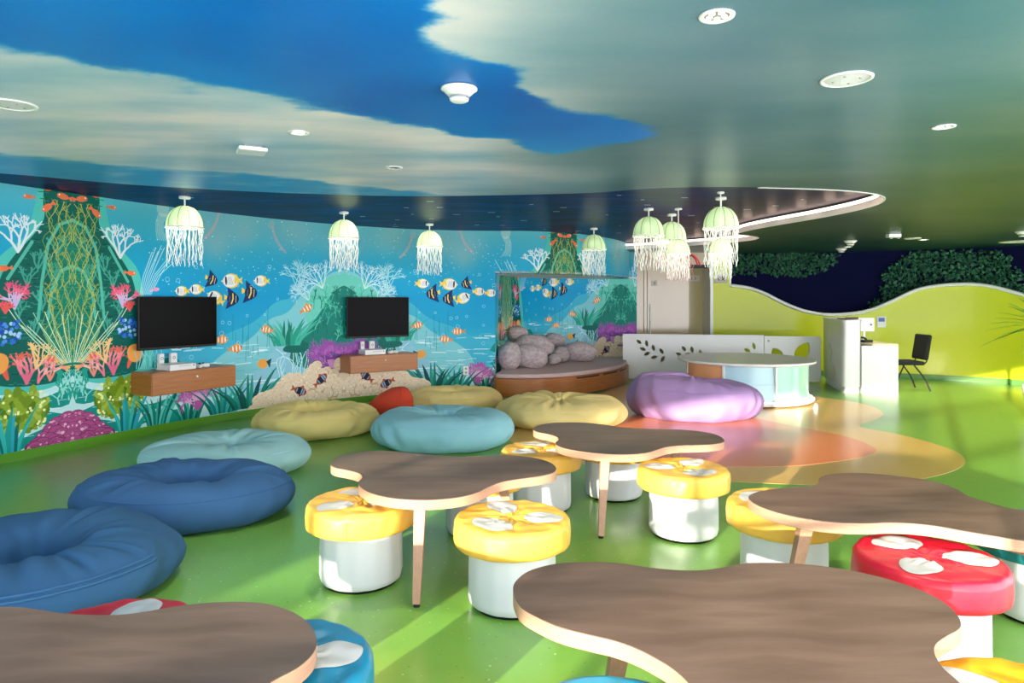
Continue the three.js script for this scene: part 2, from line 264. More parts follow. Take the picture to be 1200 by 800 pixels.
  // cream brain coral with dark banded fish
  blob([[300, 520], [300, 482], [330, 466], [360, 448], [385, 438], [405, 436], [430, 436], [430, 520]], '#e3c9a8');
  { const bumps = []; for (let k = 0; k < 420; k++) { const t = rnd(), u = 403 - 112 * Math.pow(t, 0.8), topV = 428 + 4 * Math.sin(u / 5) + Math.pow((403 - u) / 112, 2.1) * 54; bumps.push([u, lerp(topV, 500, Math.pow(rnd(), 1.3))]); }
    bumps.sort((a, b) => a[1] - b[1]);
    for (const [u, v] of bumps) { const [x, y] = P(u, v); const r = rr(0.055, 0.085); ell(x, y, r, r * 0.85, 0, '#cfa987'); ell(x, y + r * 0.1, r * 0.9, r * 0.74, 0, '#efd9bd'); for (let j = 0; j < 6; j++) ell(x + rr(-0.6, 0.6) * r, y + rr(-0.5, 0.6) * r, r * 0.14, r * 0.14, 0, j % 2 ? '#f9efdf' : '#dcbd9d'); } }
  const clown = (body, stripe, dark) => () => { tri([[-0.5, 0], [-0.95, 0.28], [-0.85, 0], [-0.95, -0.28]], body); tri([[-0.2, 0.28], [0.1, 0.55], [0.32, 0.25]], body); tri([[-0.1, -0.28], [0.1, -0.52], [0.28, -0.22]], dark); ell(0, 0, 0.62, 0.36, 0, body); for (const x of [-0.34, 0.02, 0.34]) ell(x, 0, 0.07, 0.33 - Math.abs(x) * 0.2, 0, stripe); ell(0.5, 0.08, 0.05, 0.05, 0, '#1a1a20'); };
  for (const [u, v, s, a, f] of [[260, 398, 0.13, 0, 1], [277, 408, 0.13, 0.1, 1], [312, 386, 0.12, 0.2, -1], [360, 361, 0.13, 0.5, 1]]) at(u, v, s, a, f, clown('#e8924a', '#f6ece2', '#c8682a'));
  at(308, 426, 0.12, 0, 1, () => { ell(0, 0, 0.6, 0.5, 0, '#f0a84e'); tri([[0.4, 0.2], [1.0, 0.5], [0.8, -0.5]], '#0d4a50'); });
  for (const [u, v, s, a, f] of [[352, 458, 0.15, -0.4, 1], [377, 444, 0.15, 0.7, 1]]) at(u, v, s, a, f, clown('#b4512a', '#7fb6e2', '#2a2430'));
  for (const [u, v, s, a, f] of [[352, 458, 0.13, -0.4, 1], [377, 444, 0.13, 0.7, 1]]) at(u, v, s, a, f, () => { ell(-0.12, 0, 0.42, 0.36, 0, '#2b2532'); ell(0.16, 0, 0.07, 0.34, 0, '#7fb6e2'); ell(-0.4, 0, 0.06, 0.25, 0, '#7fb6e2'); });
  // school of butterfly fish and angelfish
  const butterfly = () => { tri([[-0.42, 0], [-0.8, 0.24], [-0.72, 0], [-0.8, -0.24]], '#f2d264'); ell(0, 0, 0.56, 0.46, 0, '#f3cf4a'); ell(0.08, 0.0, 0.5, 0.4, 0, '#eff1f2'); for (let k = 0; k < 5; k++) line([[-0.12 + k * 0.12, -0.22], [0.02 + k * 0.1, 0.24]], 0.03, '#a9adb6'); ell(-0.32, 0.1, 0.1, 0.3, 0.2, '#f3cf4a'); ell(0.36, 0.02, 0.06, 0.28, 0, '#23242c'); tri([[0.5, 0.1], [0.72, 0], [0.5, -0.1]], '#e9e2c4'); };
  const angel = () => { tri([[-0.35, 0.05], [-0.85, 0.3], [-0.8, -0.2]], '#f2c84a'); tri([[-0.4, -0.1], [-0.6, 0.95], [0.2, 0.5], [0.5, 0]], '#14306a'); tri([[-0.4, 0.1], [-0.6, -0.95], [0.2, -0.5], [0.5, 0]], '#14306a'); ell(0, 0, 0.56, 0.5, 0, '#1b2a4c'); line([[-0.05, 0.42], [0.02, 0], [-0.1, -0.42]], 0.12, '#f4d25c'); line([[0.26, 0.3], [0.3, -0.3]], 0.05, '#e9ecef'); line([[-0.3, 0.2], [-0.3, -0.3]], 0.04, '#5a86c8'); };
  for (const [u, v, s, f, a] of [[213, 341, 0.125, -1, 0], [230, 339, 0.13, -1, 0], [271, 329, 0.19, -1, -0.05], [306, 329, 0.15, -1, 0], [252, 349, 0.17, -1, 0.5]]) at(u, v, s, a, f, butterfly);
  for (const [u, v, s, f, a] of [[249, 328, 0.115, 1, -0.3], [273, 350, 0.14, 1, -0.1], [294, 343, 0.15, 1, -0.15]]) at(u, v, s, a, f, angel);
  // small red fish about the reef
  for (const [u, v, s, a, f] of [[111, 228, 0.09, -0.3, 1], [96, 233, 0.1, 0.2, 1], [113, 250, 0.1, -0.7, 1], [132, 243, 0.07, 0, 1], [154, 320, 0.09, -0.1, 1], [183, 339, 0.07, 0.1, 1]]) at(u, v, s, a, f, () => { const c = u === 183 ? '#e99ac0' : '#e8744a'; ell(0, 0, 0.55, 0.3, 0, c); tri([[-0.45, 0], [-0.9, 0.28], [-0.9, -0.28]], c); ell(0.35, 0.06, 0.07, 0.07, 0, '#fff'); });
  // faint jellies and squid far off
  at(191, 249, 0.16, 0, 1, () => { ctx.globalAlpha = 0.55; ell(0, 0.3, 0.45, 0.6, 0, '#c2d8d2'); for (let k = 0; k < 6; k++) line([[-0.3 + k * 0.12, -0.1], [-0.5 + k * 0.1, -0.7], [-0.1 + k * 0.1 - 0.4, -1.3], [-0.4 + k * 0.15, -1.9]], 0.07, '#d8e8da'); });
  for (const [u, v, m] of [[258, 252, 1], [318, 268, -1]]) at(u, v, 0.22, 0, m, () => { ctx.globalAlpha = 0.6; ell(0, 0.25, 0.2, 0.28, 0.4, '#9ab4bc'); ctx.beginPath(); ctx.moveTo(-0.1, 0.1); ctx.quadraticCurveTo(-0.2, -0.7, -0.9, -1.3); ctx.lineWidth = 0.16; ctx.strokeStyle = '#c9a6ae'; ctx.stroke(); });
  for (let k = 0; k < 240; k++) { const [x, y] = P(rr(175, 400), rr(255, 345)); ell(x, y, rr(0.003, 0.009), rr(0.003, 0.009), 0, `rgba(225,243,247,${rr(0.3, 0.85)})`); }
  for (let k = 0; k < 26; k++) { const [x, y] = P(rr(180, 330), rr(300, 420)); ctx.beginPath(); ctx.arc(x, y, rr(0.012, 0.026), 0, 7); ctx.lineWidth = 0.004; ctx.strokeStyle = 'rgba(225,245,250,0.8)'; ctx.stroke(); }
});
muralTex.wrapS = THREE.MirroredRepeatWrapping; muralTex.wrapT = THREE.ClampToEdgeWrapping;
M.mural = phys({ map: muralTex, roughness: 0.45, specularIntensity: 0.3 });
const muralUv = (s, y) => [(s - AXIS_A) / SPAN, (y - COVE) / MURAL_H];

// ---------------------------------------------------------------- shell: mural wall, niche, header
structure('wall_left', sweepWall(muralSt, COVE, HIGH, 0.15, muralUv), M.mural, 'long curved wall printed with an underwater coral reef mural', 'wall');
{ // coved green skirting at the foot of the mural
  const prof = [[0.06, 0], [0.018, 0.03], [0.008, COVE], [0, COVE]];
  const nu = muralSt.length - 1, g = gridSurface(nu, 3, (u, v) => { const q = muralSt[Math.round(u * nu)], p = prof[Math.round(v * 3)]; return [q.x + q.nx * p[0], p[1], -(q.z + q.nz * p[0]), q.s, p[1]]; });
  M.skirting.side = THREE.DoubleSide;
  structure('baseboard_left', g, M.skirting, 'green coved skirting along the foot of the mural wall', 'skirting');
}
const MURAL_END = muralSt[220].s;
const HEAD_Y = 1.83;
const headSt = stations([[-0.25, 10.0], [0.2, 10.02], [0.56, 10.13], [1.06, 10.5], [1.5, 11.0], [1.85, 11.6], [2.1, 12.2], [2.22, 12.6]], 60, 1);
structure('wall_header', sweepWall(headSt, HEAD_Y, HIGH, 0.18, (s, y) => muralUv(s + MURAL_END, y)), M.mural, 'curved bulkhead over the pillow nook printed with the reef mural', 'wall');
const nicheSt = stations([[-0.25, 10.0], [-0.22, 10.7], [0.0, 11.6], [0.5, 12.35], [1.2, 12.75], [1.9, 12.85], [2.4, 12.8]], 60, 1);
{ // the back of the nook repeats the print; its fish school stands left of the rock
  const axis = (() => { let best = nicheSt[0]; for (const q of nicheSt) if (Math.abs(600 + q.x / q.z * F - 727) < Math.abs(600 + best.x / best.z * F - 727)) best = q; return best.s; })();
  structure('wall_nook', sweepWall(nicheSt, COVE, HIGH, 0.12, (s, y) => [1 + (s - axis) / (SPAN * 0.86), (y - COVE - 0.1) / MURAL_H]), M.mural, 'curved back wall of the pillow nook with reef mural print', 'wall');
  const nookCeil = planShape([...headSt.map((q) => [q.x, q.z]), ...nicheSt.slice().reverse().map((q) => [q.x, q.z])]);
  structure('ceiling_nook', slab(toShape(nookCeil), HEAD_Y + 0.005, 0.03), M.plaster, 'low white soffit over the pillow nook', 'ceiling');
}

// ---------------------------------------------------------------- shell: lime wall with wavy top, dark planted niche, beige wall, windows
const limeSt = stations([[3.9, 13.0], [4.6, 12.93], [5.5, 12.7], [6.4, 12.45], [7.3, 12.1], [8.0, 11.65], [8.6, 11.1], [9.3, 10.2], [9.8, 9.0]], 260, 1);
const wavePx = [[855, 335], [877, 338], [897, 345], [916.7, 355], [939, 364], [965, 369], [987.5, 369], [1016, 365], [1044, 354], [1072.5, 341], [1095, 336], [1120.6, 334], [1143, 334], [1166, 337.5], [1200, 346.6], [1260, 362], [1340, 366], [1450, 352], [1700, 335], [2600, 330]];
const pxOf = (q) => 600 + q.x / q.z * F;
const waveTop = (q) => { const u = pxOf(q); let i = 1; while (i < wavePx.length - 1 && wavePx[i][0] < u) i++; const p0 = wavePx[Math.max(0, i - 2)], p1 = wavePx[i - 1], p2 = wavePx[i], p3 = wavePx[Math.min(wavePx.length - 1, i + 1)], t = clamp((u - p1[0]) / (p2[0] - p1[0])); const m1 = (p2[1] - p0[1]) / Math.max(1, p2[0] - p0[0]) * (p2[0] - p1[0]), m2 = (p3[1] - p1[1]) / Math.max(1, p3[0] - p1[0]) * (p2[0] - p1[0]); const v = (2 * t ** 3 - 3 * t * t + 1) * p1[1] + (t ** 3 - 2 * t * t + t) * m1 + (-2 * t ** 3 + 3 * t * t) * p2[1] + (t ** 3 - t * t) * m2; return heightAt(v, q.z); };
const waveSt = limeSt.filter((q) => pxOf(q) >= 855), columnSt = limeSt.filter((q) => pxOf(q) <= 856.5);
structure('wall_far', sweepWall(waveSt, 0, waveTop, 0.3), M.lime, 'glossy lime green wall with a wavy top edge', 'wall');
structure('wall_far', sweepWall(columnSt, 0, LOW, 0.3), M.lime, 'narrow full height lime green pier beside the passage', 'wall');
{
  const edge = waveSt.map((q) => V3(q.x + q.nx * 0.012, waveTop(q) + 0.012, -(q.z + q.nz * 0.012)));
  structure('trim_1', tube(edge, 0.034, 260, 8), M.white, 'white rounded trim along the wavy top of the lime wall', 'trim');
  const e = waveSt[0];
  structure('trim_2', box(0.035, LOW - waveTop(e), 0.32, e.x, (LOW + waveTop(e)) / 2, -e.z - 0.15), M.white, 'white upright trim where the lime pier meets the dark recess', 'trim');
  structure('baseboard_far', sweepWall(limeSt.map((q) => ({ ...q, x: q.x + q.nx * 0.012, z: q.z + q.nz * 0.012 })), 0, 0.09, 0.02), std({ color: 0x3f7a1e, roughness: 0.4 }), 'dark green skirting at the foot of the lime wall', 'skirting');
  const backSt = limeSt.map((q) => ({ ...q, x: q.x - q.nx * 0.3, z: q.z - q.nz * 0.3 }));
  structure('wall_recess', sweepWall(backSt, 0, HIGH, 0.12), M.navy, 'dark navy wall set back above the lime wall', 'wall');
  // evergreen planting on the dark wall
  const leaf = new THREE.BufferGeometry();
  leaf.setAttribute('position', new THREE.Float32BufferAttribute([0, 0, 0, 0.4, 0.5, 0.12, 0, 1, 0, -0.4, 0.5, 0.12], 3)); leaf.setAttribute('uv', new THREE.Float32BufferAttribute([0.5, 0, 1, 0.5, 0.5, 1, 0, 0.5], 2)); leaf.setIndex([0, 1, 2, 0, 2, 3]); leaf.computeVertexNormals();
  const inside = (poly, u, v) => { let c = false; for (let i = 0, j = poly.length - 1; i < poly.length; j = i++) { const [a, b] = poly[i], [d, e2] = poly[j]; if ((b > v) !== (e2 > v) && u < (d - a) * (v - b) / (e2 - b) + a) c = !c; } return c; };
  const hedges = [['hedge_panel', 'dense dark evergreen planting rising above the lime wall beside the desk', 5200, [[1000, 372], [1022, 356], [1036, 332], [1042, 314], [1058, 302], [1075, 294], [1172, 294], [1186, 306], [1196, 322], [1206, 350], [1206, 362], [1000, 380]]], ['hedge_panel', 'dim fringe of evergreen planting at the top of the navy recess', 1500, [[858, 296], [985, 296], [970, 312], [940, 326], [900, 318], [860, 322]]]];
  for (const [name, label, n, poly] of hedges) {
    const us = poly.map((p) => p[0]), vs = poly.map((p) => p[1]), im = new THREE.InstancedMesh(leaf, std({ color: 0xffffff, roughness: 0.6, side: THREE.DoubleSide }), n), d = new THREE.Object3D(), col = new THREE.Color();
    let k = 0;
    while (k < n) {
      const u = rr(Math.min(...us), Math.max(...us)), v = rr(Math.min(...vs), Math.max(...vs));
      if (!inside(poly, u + 7 * noise(u / 14, v / 14), v + 5 * noise(u / 12 + 9, v / 12))) continue;
      let q = backSt[0]; for (const b of backSt) if (Math.abs(pxOf(b) - u) < Math.abs(pxOf(q) - u)) q = b;
      const lift = rr(0.01, 0.1);
      d.position.set(q.x + q.nx * lift + q.tx * rr(-0.03, 0.03), Math.min(LOW - 0.04, heightAt(v, q.z)), -(q.z + q.nz * lift + q.tz * rr(-0.03, 0.03)));
      d.rotation.set(rr(-0.9, 0.9), rr(-0.9, 0.9), rr(0, 6.3)); const s = rr(0.035, 0.075); d.scale.set(s, s, s); d.updateMatrix(); im.setMatrixAt(k, d.matrix);
      im.setColorAt(k, col.setRGB(...[[0.008, 0.075, 0.04], [0.012, 0.11, 0.05], [0.03, 0.17, 0.07], [0.006, 0.05, 0.035]][(k * 7 + (k >> 3)) % 4])); k++;
    }
    im.name = numbered(name); im.castShadow = im.receiveShadow = true; scene.add(im); tag(im, label, 'planting', null, 'stuff');
  }
}
// beige panelled wall and passage
{
  const x0 = 2.38, x1 = 3.45, z = -12.95;
  const w = structure('wall_beige', box(x1 - x0, HIGH, 0.12, (x0 + x1) / 2, HIGH / 2, z - 0.09), M.beige, 'glossy beige panelled wall behind the low white partition', 'wall');
  let a = x0; for (const b of [2.56, 2.63, 3.43]) { const p = obj('panel', box(b - a - 0.012, LOW - 0.14, 0.03, (a + b) / 2, (LOW - 0.12) / 2, z - 0.015, 0.004), M.beige, w); a = b; }
  obj('handle', box(0.018, 0.6, 0.025, 2.69, 1.05, z + 0.02, 0.006), M.whiteMetal, w); 
  structure('wall_passage', box(0.5, HIGH, 0.1, 3.7, HIGH / 2, -13.6), M.olive, 'olive beige end wall inside the short passage', 'wall');
  structure('trim_3', box(0.42, 0.07, 0.1, 3.66, 2.08, -13.0), M.darkMetal, 'dark metal lintel over the passage opening', 'trim');
  structure('trim_4', box(0.42, LOW - 2.115, 0.1, 3.66, (LOW + 2.115) / 2, -13.0), M.beige, 'beige panel above the dark lintel of the passage', 'trim');
  structure('trim_5', box(0.055, LOW, 0.5, 3.885, LOW / 2, -13.2), M.white, 'white door post between passage and lime pier', 'trim');
  structure('wall_passage_side', box(0.06, HIGH, 0.7, 3.42, HIGH / 2, -13.35), M.beige, 'beige side wall of the short passage', 'wall');
  structure('wall_corner', box(0.3, HIGH, 0.1, 2.36, HIGH / 2, -13.1), M.beige, 'beige wall strip closing the corner beside the nook', 'wall');
}
// the glazed wall behind the camera: posts, rails, sill and head, the openings between them unglazed to the sky
{
  const n = [0.482, 0.876], L = [0.876, -0.482], OFF = 0.4;               // inward line n.p = OFF in x, z
  const at = (t) => [n[0] * OFF + L[0] * t, n[1] * OFF + L[1] * t], ang = Math.atan2(0.482, 0.876), T0 = -8.8, T1 = 12.2;
  const beam = (t0, t1, y0, y1, d = 0.12, out = 0.06) => { const c = at((t0 + t1) / 2), g = new THREE.BoxGeometry(t1 - t0, y1 - y0, d); g.rotateY(ang); g.translate(c[0] + n[0] * out, (y0 + y1) / 2, c[1] + n[1] * out); return g; };
  const w = structure('wall_back', [beam(T0, T1, -0.1, 0.12), beam(T0, T1, 2.24, HIGH + 0.13)], M.plaster, 'window wall sill and head behind the viewpoint', 'wall');
  for (const y of [1.2, 1.69]) obj('rail', beam(T0, T1, y, y + 0.055, 0.06), M.frame, w);
  for (let t = T0; t < T1 + 0.1; t += 2.9) obj('post', beam(t - 0.03, t + 0.03, 0.12, 2.24, 0.07), M.frame, w);
  const side = structure('wall_right', [box(0.14, 0.22, 4.6, 10.05, 0.01, -6.9), box(0.14, 0.3, 4.6, 10.05, 2.45, -6.9)], M.plaster, 'sill and head of the side window beyond the lime wall', 'wall');
  for (const z of [5.0, 6.3, 7.6, 8.9]) obj('post', box(0.08, 2.2, 0.07, 10.05, 1.2, -z), M.frame, side);
  // floor and ceilings end at this line
  const e0 = at(T0), e1 = at(T1), o = 0.12;
  const outline = [[e0[0] + n[0] * o, -(e0[1] + n[1] * o)], [e1[0] + n[0] * o, -(e1[1] + n[1] * o)], [11.2, 6], [11.2, 15], [-8.6, 15], [-8.6, 0]];
  const flecks = canvasTex(1024, 1024, (c, W, H) => {
    c.fillStyle = '#78ae48'; c.fillRect(0, 0, W, H);
    for (let k = 0; k < 900; k++) { const x = rnd() * W, y = rnd() * H, r = rr(8, 46), q = c.createRadialGradient(x, y, 0, x, y, r), t = rnd() < 0.5; q.addColorStop(0, t ? 'rgba(134,182,86,0.16)' : 'rgba(100,150,54,0.16)'); q.addColorStop(1, 'rgba(116,166,66,0)'); c.fillStyle = q; c.fillRect(x - r, y - r, 2 * r, 2 * r); }
    for (let k = 0; k < 1100; k++) { c.fillStyle = ['rgba(214,232,180,0.75)', 'rgba(170,210,120,0.6)', 'rgba(60,110,30,0.5)'][k % 3]; c.beginPath(); c.arc(rnd() * W, rnd() * H, rr(0.5, 2.1), 0, 7); c.fill(); }
  });
  M.floor = phys({ map: rep(flecks, 0.4), roughness: 0.3, clearcoat: 0.35, clearcoatRoughness: 0.18, bumpMap: rep(grainy, 2), bumpScale: 0.0004 });
  structure('floor', slab(toShape(outline), -0.1, 0.1), M.floor, 'glossy green vinyl floor with fine pale flecks', 'floor');
  // coloured vinyl inlays
  const inlay = (px, y, mat, label) => structure('floor', slab(toShape(planShape(px.map(([u, v]) => plan(u, v)), 160)), y, 0.0012), mat, label, 'floor');
  const vinyl = (hex) => phys({ color: hex, roughness: 0.3, clearcoat: 0.35, clearcoatRoughness: 0.18 });
  inlay([[588, 500], [596, 516], [640, 530], [700, 548], [780, 560], [856, 564], [958, 568], [1050, 565], [1095, 558], [1121, 550], [1131, 541], [1122, 530], [1096, 520], [1050, 508], [1008, 500], [1028, 491], [1035, 484], [1015, 474], [975, 467], [920, 460], [860, 455], [790, 452], [738, 451], [700, 462], [640, 480]], 0.0, vinyl(0xd9b062), 'mustard yellow vinyl inlay curving through the green floor');
  inlay([[722, 500], [700, 520], [730, 536], [800, 546], [867, 547], [929, 546], [975, 541], [1012, 535], [1027, 528], [1018, 521], [990, 511], [950, 503], [905, 494], [860, 484], [800, 476], [752, 482]], 0.0014, vinyl(0xdc8350), 'orange vinyl inlay lying inside the mustard one');

  // ceilings: printed stretch film with a raised pool
  const near = [[-6.6, 3.3], [-5.5, 4.15], [-4.4, 4.55], [-3.67, 4.78], [-3.02, 5.24], [-2.15, 5.6], [-1.53, 5.75], [-0.91, 5.84], [0.15, 5.75], [0.72, 5.64], [1.12, 5.44], [1.68, 5.36], [2.37, 5.44], [2.86, 5.57], [3.2, 5.78], [3.38, 6.02], [3.5, 6.4], [3.51, 6.85], [3.41, 7.5], [3.24, 8.16], [3.12, 8.8], [3.14, 9.25], [3.45, 9.55], [3.66, 9.85], [3.66, 10.3], [3.14, 11.1], [2.6, 11.7], [1.94, 12.25], [1.6, 12.6]];
  const rim = planShape(near, 220, false);
  const hole = [...rim, [-1, 14], [-6.8, 14], [-6.8, 3.4]];
  const W0 = -7, Z0 = -5, S = 19;                                                          // print covers x -7..12, depth -5..14
  const MASK = 1024, mk = document.createElement('canvas'); mk.width = mk.height = MASK; const mc = mk.getContext('2d');
  const cp = (u, v) => { const zz = F * (LOW - EYE) / (HORIZON - v), xx = (u - 600) / F * zz; return [(xx - W0) / S * MASK, (zz - Z0) / S * MASK]; };
  mc.fillStyle = '#000'; mc.fillRect(0, 0, MASK, MASK); mc.fillStyle = '#fff';
  const fillPx = (pts, lead = []) => { mc.beginPath(); [...lead.map(([x, z2]) => [(x - W0) / S * MASK, (z2 - Z0) / S * MASK]), ...pts.map(([u, v]) => cp(u, v))].forEach(([x, y], i) => (i ? mc.lineTo(x, y) : mc.moveTo(x, y))); mc.closePath(); mc.fill(); };
  fillPx([[505, -60], [517, 10], [478, 44], [540, 55], [580, 72], [604, 95], [640, 118], [700, 134], [778, 150], [740, 165], [690, 176], [640, 181], [600, 166], [530, 158], [460, 142], [380, 125], [300, 112], [240, 100], [180, 86], [110, 79], [60, 70], [0, 54]], [[-7, 1.9], [-7, -3], [-0.6, -3]]);
  mc.fillStyle = '#bbb'; fillPx([[-60, 172], [0, 180], [100, 188], [200, 198], [300, 203], [400, 216], [545, 230], [400, 242], [200, 236], [0, 216], [-100, 205]]);
  mc.fillStyle = '#999'; fillPx([[170, 94], [210, 100], [262, 114], [230, 114], [190, 106]]); fillPx([[0, 58], [40, 64], [20, 68], [0, 66]]);
  const md = mc.getImageData(0, 0, MASK, MASK).data;
  let mask = new Float32Array(MASK * MASK); for (let i = 0; i < mask.length; i++) mask[i] = md[i * 4] / 255;
  for (let pass = 0; pass < 5; pass++) for (const [dx, dy] of [[1, 0], [0, 1]]) { const o2 = new Float32Array(mask.length); for (let y = 0; y < MASK; y++) for (let x = 0; x < MASK; x++) { let s = 0; for (let k = -2; k <= 2; k++) s += mask[clamp(y + k * dy, 0, MASK - 1) * MASK + clamp(x + k * dx, 0, MASK - 1)]; o2[y * MASK + x] = s / 5; } mask = o2; }
  const N = 1536;
  const skyPrint = dataTex(N, N, (px, py) => {
    const x = W0 + px / N * S, z = Z0 + py / N * S, wx = 0.14 * fbm(x * 1.2 + 4, z * 1.9, 4), wz = 0.09 * fbm(x * 1.2 + 40, z * 1.9 + 5, 4);
    const mx = clamp(Math.round((x + wx - W0) / S * MASK), 0, MASK - 1), my = clamp(Math.round((z + wz - Z0) / S * MASK), 0, MASK - 1);
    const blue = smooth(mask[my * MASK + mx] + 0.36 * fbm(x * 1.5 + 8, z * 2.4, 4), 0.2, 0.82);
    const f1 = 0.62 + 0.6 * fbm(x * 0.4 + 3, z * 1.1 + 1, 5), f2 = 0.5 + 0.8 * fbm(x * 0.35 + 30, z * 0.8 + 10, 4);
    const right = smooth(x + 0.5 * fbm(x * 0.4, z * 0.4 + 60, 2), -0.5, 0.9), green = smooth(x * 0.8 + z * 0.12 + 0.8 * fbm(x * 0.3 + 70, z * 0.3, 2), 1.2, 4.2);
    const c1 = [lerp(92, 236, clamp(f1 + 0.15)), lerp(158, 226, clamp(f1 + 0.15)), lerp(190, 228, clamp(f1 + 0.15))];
    const c2 = [lerp(56, 100, f2), lerp(102, 124, f2), lerp(116, 134, f2)], c3 = [lerp(18, 58, f2), lerp(58, 74, f2), lerp(60, 64, f2)];  // darker teal and green side: print colour mixed with painted-in reflections
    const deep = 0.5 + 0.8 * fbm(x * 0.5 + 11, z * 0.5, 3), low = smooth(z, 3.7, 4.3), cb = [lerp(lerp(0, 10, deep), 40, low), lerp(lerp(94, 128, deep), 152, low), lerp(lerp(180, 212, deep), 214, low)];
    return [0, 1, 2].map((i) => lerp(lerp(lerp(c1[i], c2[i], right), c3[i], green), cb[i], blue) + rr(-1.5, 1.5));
  });
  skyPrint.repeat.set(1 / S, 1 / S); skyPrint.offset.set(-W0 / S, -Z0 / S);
  const seaPrint = dataTex(1024, 1024, (px, py) => {
    const x = W0 + px / 1024 * S, z = Z0 + py / 1024 * S, f = 0.5 + 0.8 * fbm(x * 0.5, z * 1.6, 4), r = smooth(x + 0.6 * fbm(x * 0.6, z * 0.6 + 20, 3), 0.8, 3.2), t = Math.pow(clamp(0.5 + 0.9 * fbm(x * 1.2 + 50, z * 7, 4)), 3);
    const a = [lerp(0, 3, f) + 12 * t, lerp(14, 36, f) + 34 * t, lerp(64, 116, f) + 40 * t], b = [lerp(34, 58, f), lerp(28, 42, f), lerp(54, 68, f)];
    return [0, 1, 2].map((i) => lerp(a[i], b[i], r));
  });
  seaPrint.repeat.set(1 / S, 1 / S); seaPrint.offset.set(-W0 / S, -Z0 / S);
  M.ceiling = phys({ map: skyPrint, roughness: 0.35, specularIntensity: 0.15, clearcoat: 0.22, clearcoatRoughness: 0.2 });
  M.ceilingSea = phys({ map: seaPrint, roughness: 0.4, specularIntensity: 0.04, clearcoat: 0.12, clearcoatRoughness: 0.2 });
  const lowShape = toShape(outline); lowShape.holes.push(new THREE.Path(hole.slice().reverse().map(([x, zz]) => new THREE.Vector2(x, zz))));
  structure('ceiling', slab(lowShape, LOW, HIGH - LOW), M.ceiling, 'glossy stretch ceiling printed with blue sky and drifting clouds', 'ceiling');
  const upper = structure('ceiling', slab(toShape(outline), HIGH, 0.12), M.ceilingSea, 'raised navy ceiling pool with tiny pale star marks', 'ceiling');
  const star = []; for (let k = 0; k < 90; k++) { const x = rr(-4, 3.4), zz = rr(5, 11.5); star.push(box(rr(0.02, 0.09), 0.0015, rr(0.01, 0.02), x, HIGH - 0.001, -zz)); }
  const st = obj('star_mark', star, std({ color: 0xbfd3e6, roughness: 0.5 }), upper); st.userData.kind = 'stuff';
  // white lip and warm strip round the pool
  const far = rim.slice(90), lipSt = far.map(([x, zz], i) => { const p = far[Math.max(0, i - 1)], q = far[Math.min(far.length - 1, i + 1)], l = Math.hypot(q[0] - p[0], q[1] - p[1]), tx = (q[0] - p[0]) / l, tz = (q[1] - p[1]) / l; return { x, z: zz, s: i, nx: -tz, nz: tx }; });
  const inset = (d) => lipSt.map((q) => ({ ...q, x: q.x + q.nx * d, z: q.z + q.nz * d }));
  structure('trim_6', sweepWall(inset(0.02), LOW - 0.004, LOW + 0.062, 0.02), M.white, 'white lip round the curved edge of the ceiling pool', 'trim');
  const led = structure('light_strip', sweepWall(inset(0.008), LOW + 0.066, LOW + 0.1, 0.008), M.led, 'glowing warm light strip above the white lip of the ceiling pool', 'light');
  for (let i = 34; i < lipSt.length; i += 6) { const q = lipSt[i], l = new THREE.PointLight(new THREE.Color(1, 0.7, 0.55), 0.02); l.shadow.radius = 3; l.position.set(q.x + q.nx * 0.14, LOW + 0.04, -(q.z + q.nz * 0.14)); l.castShadow = true; led.add(l); }
}

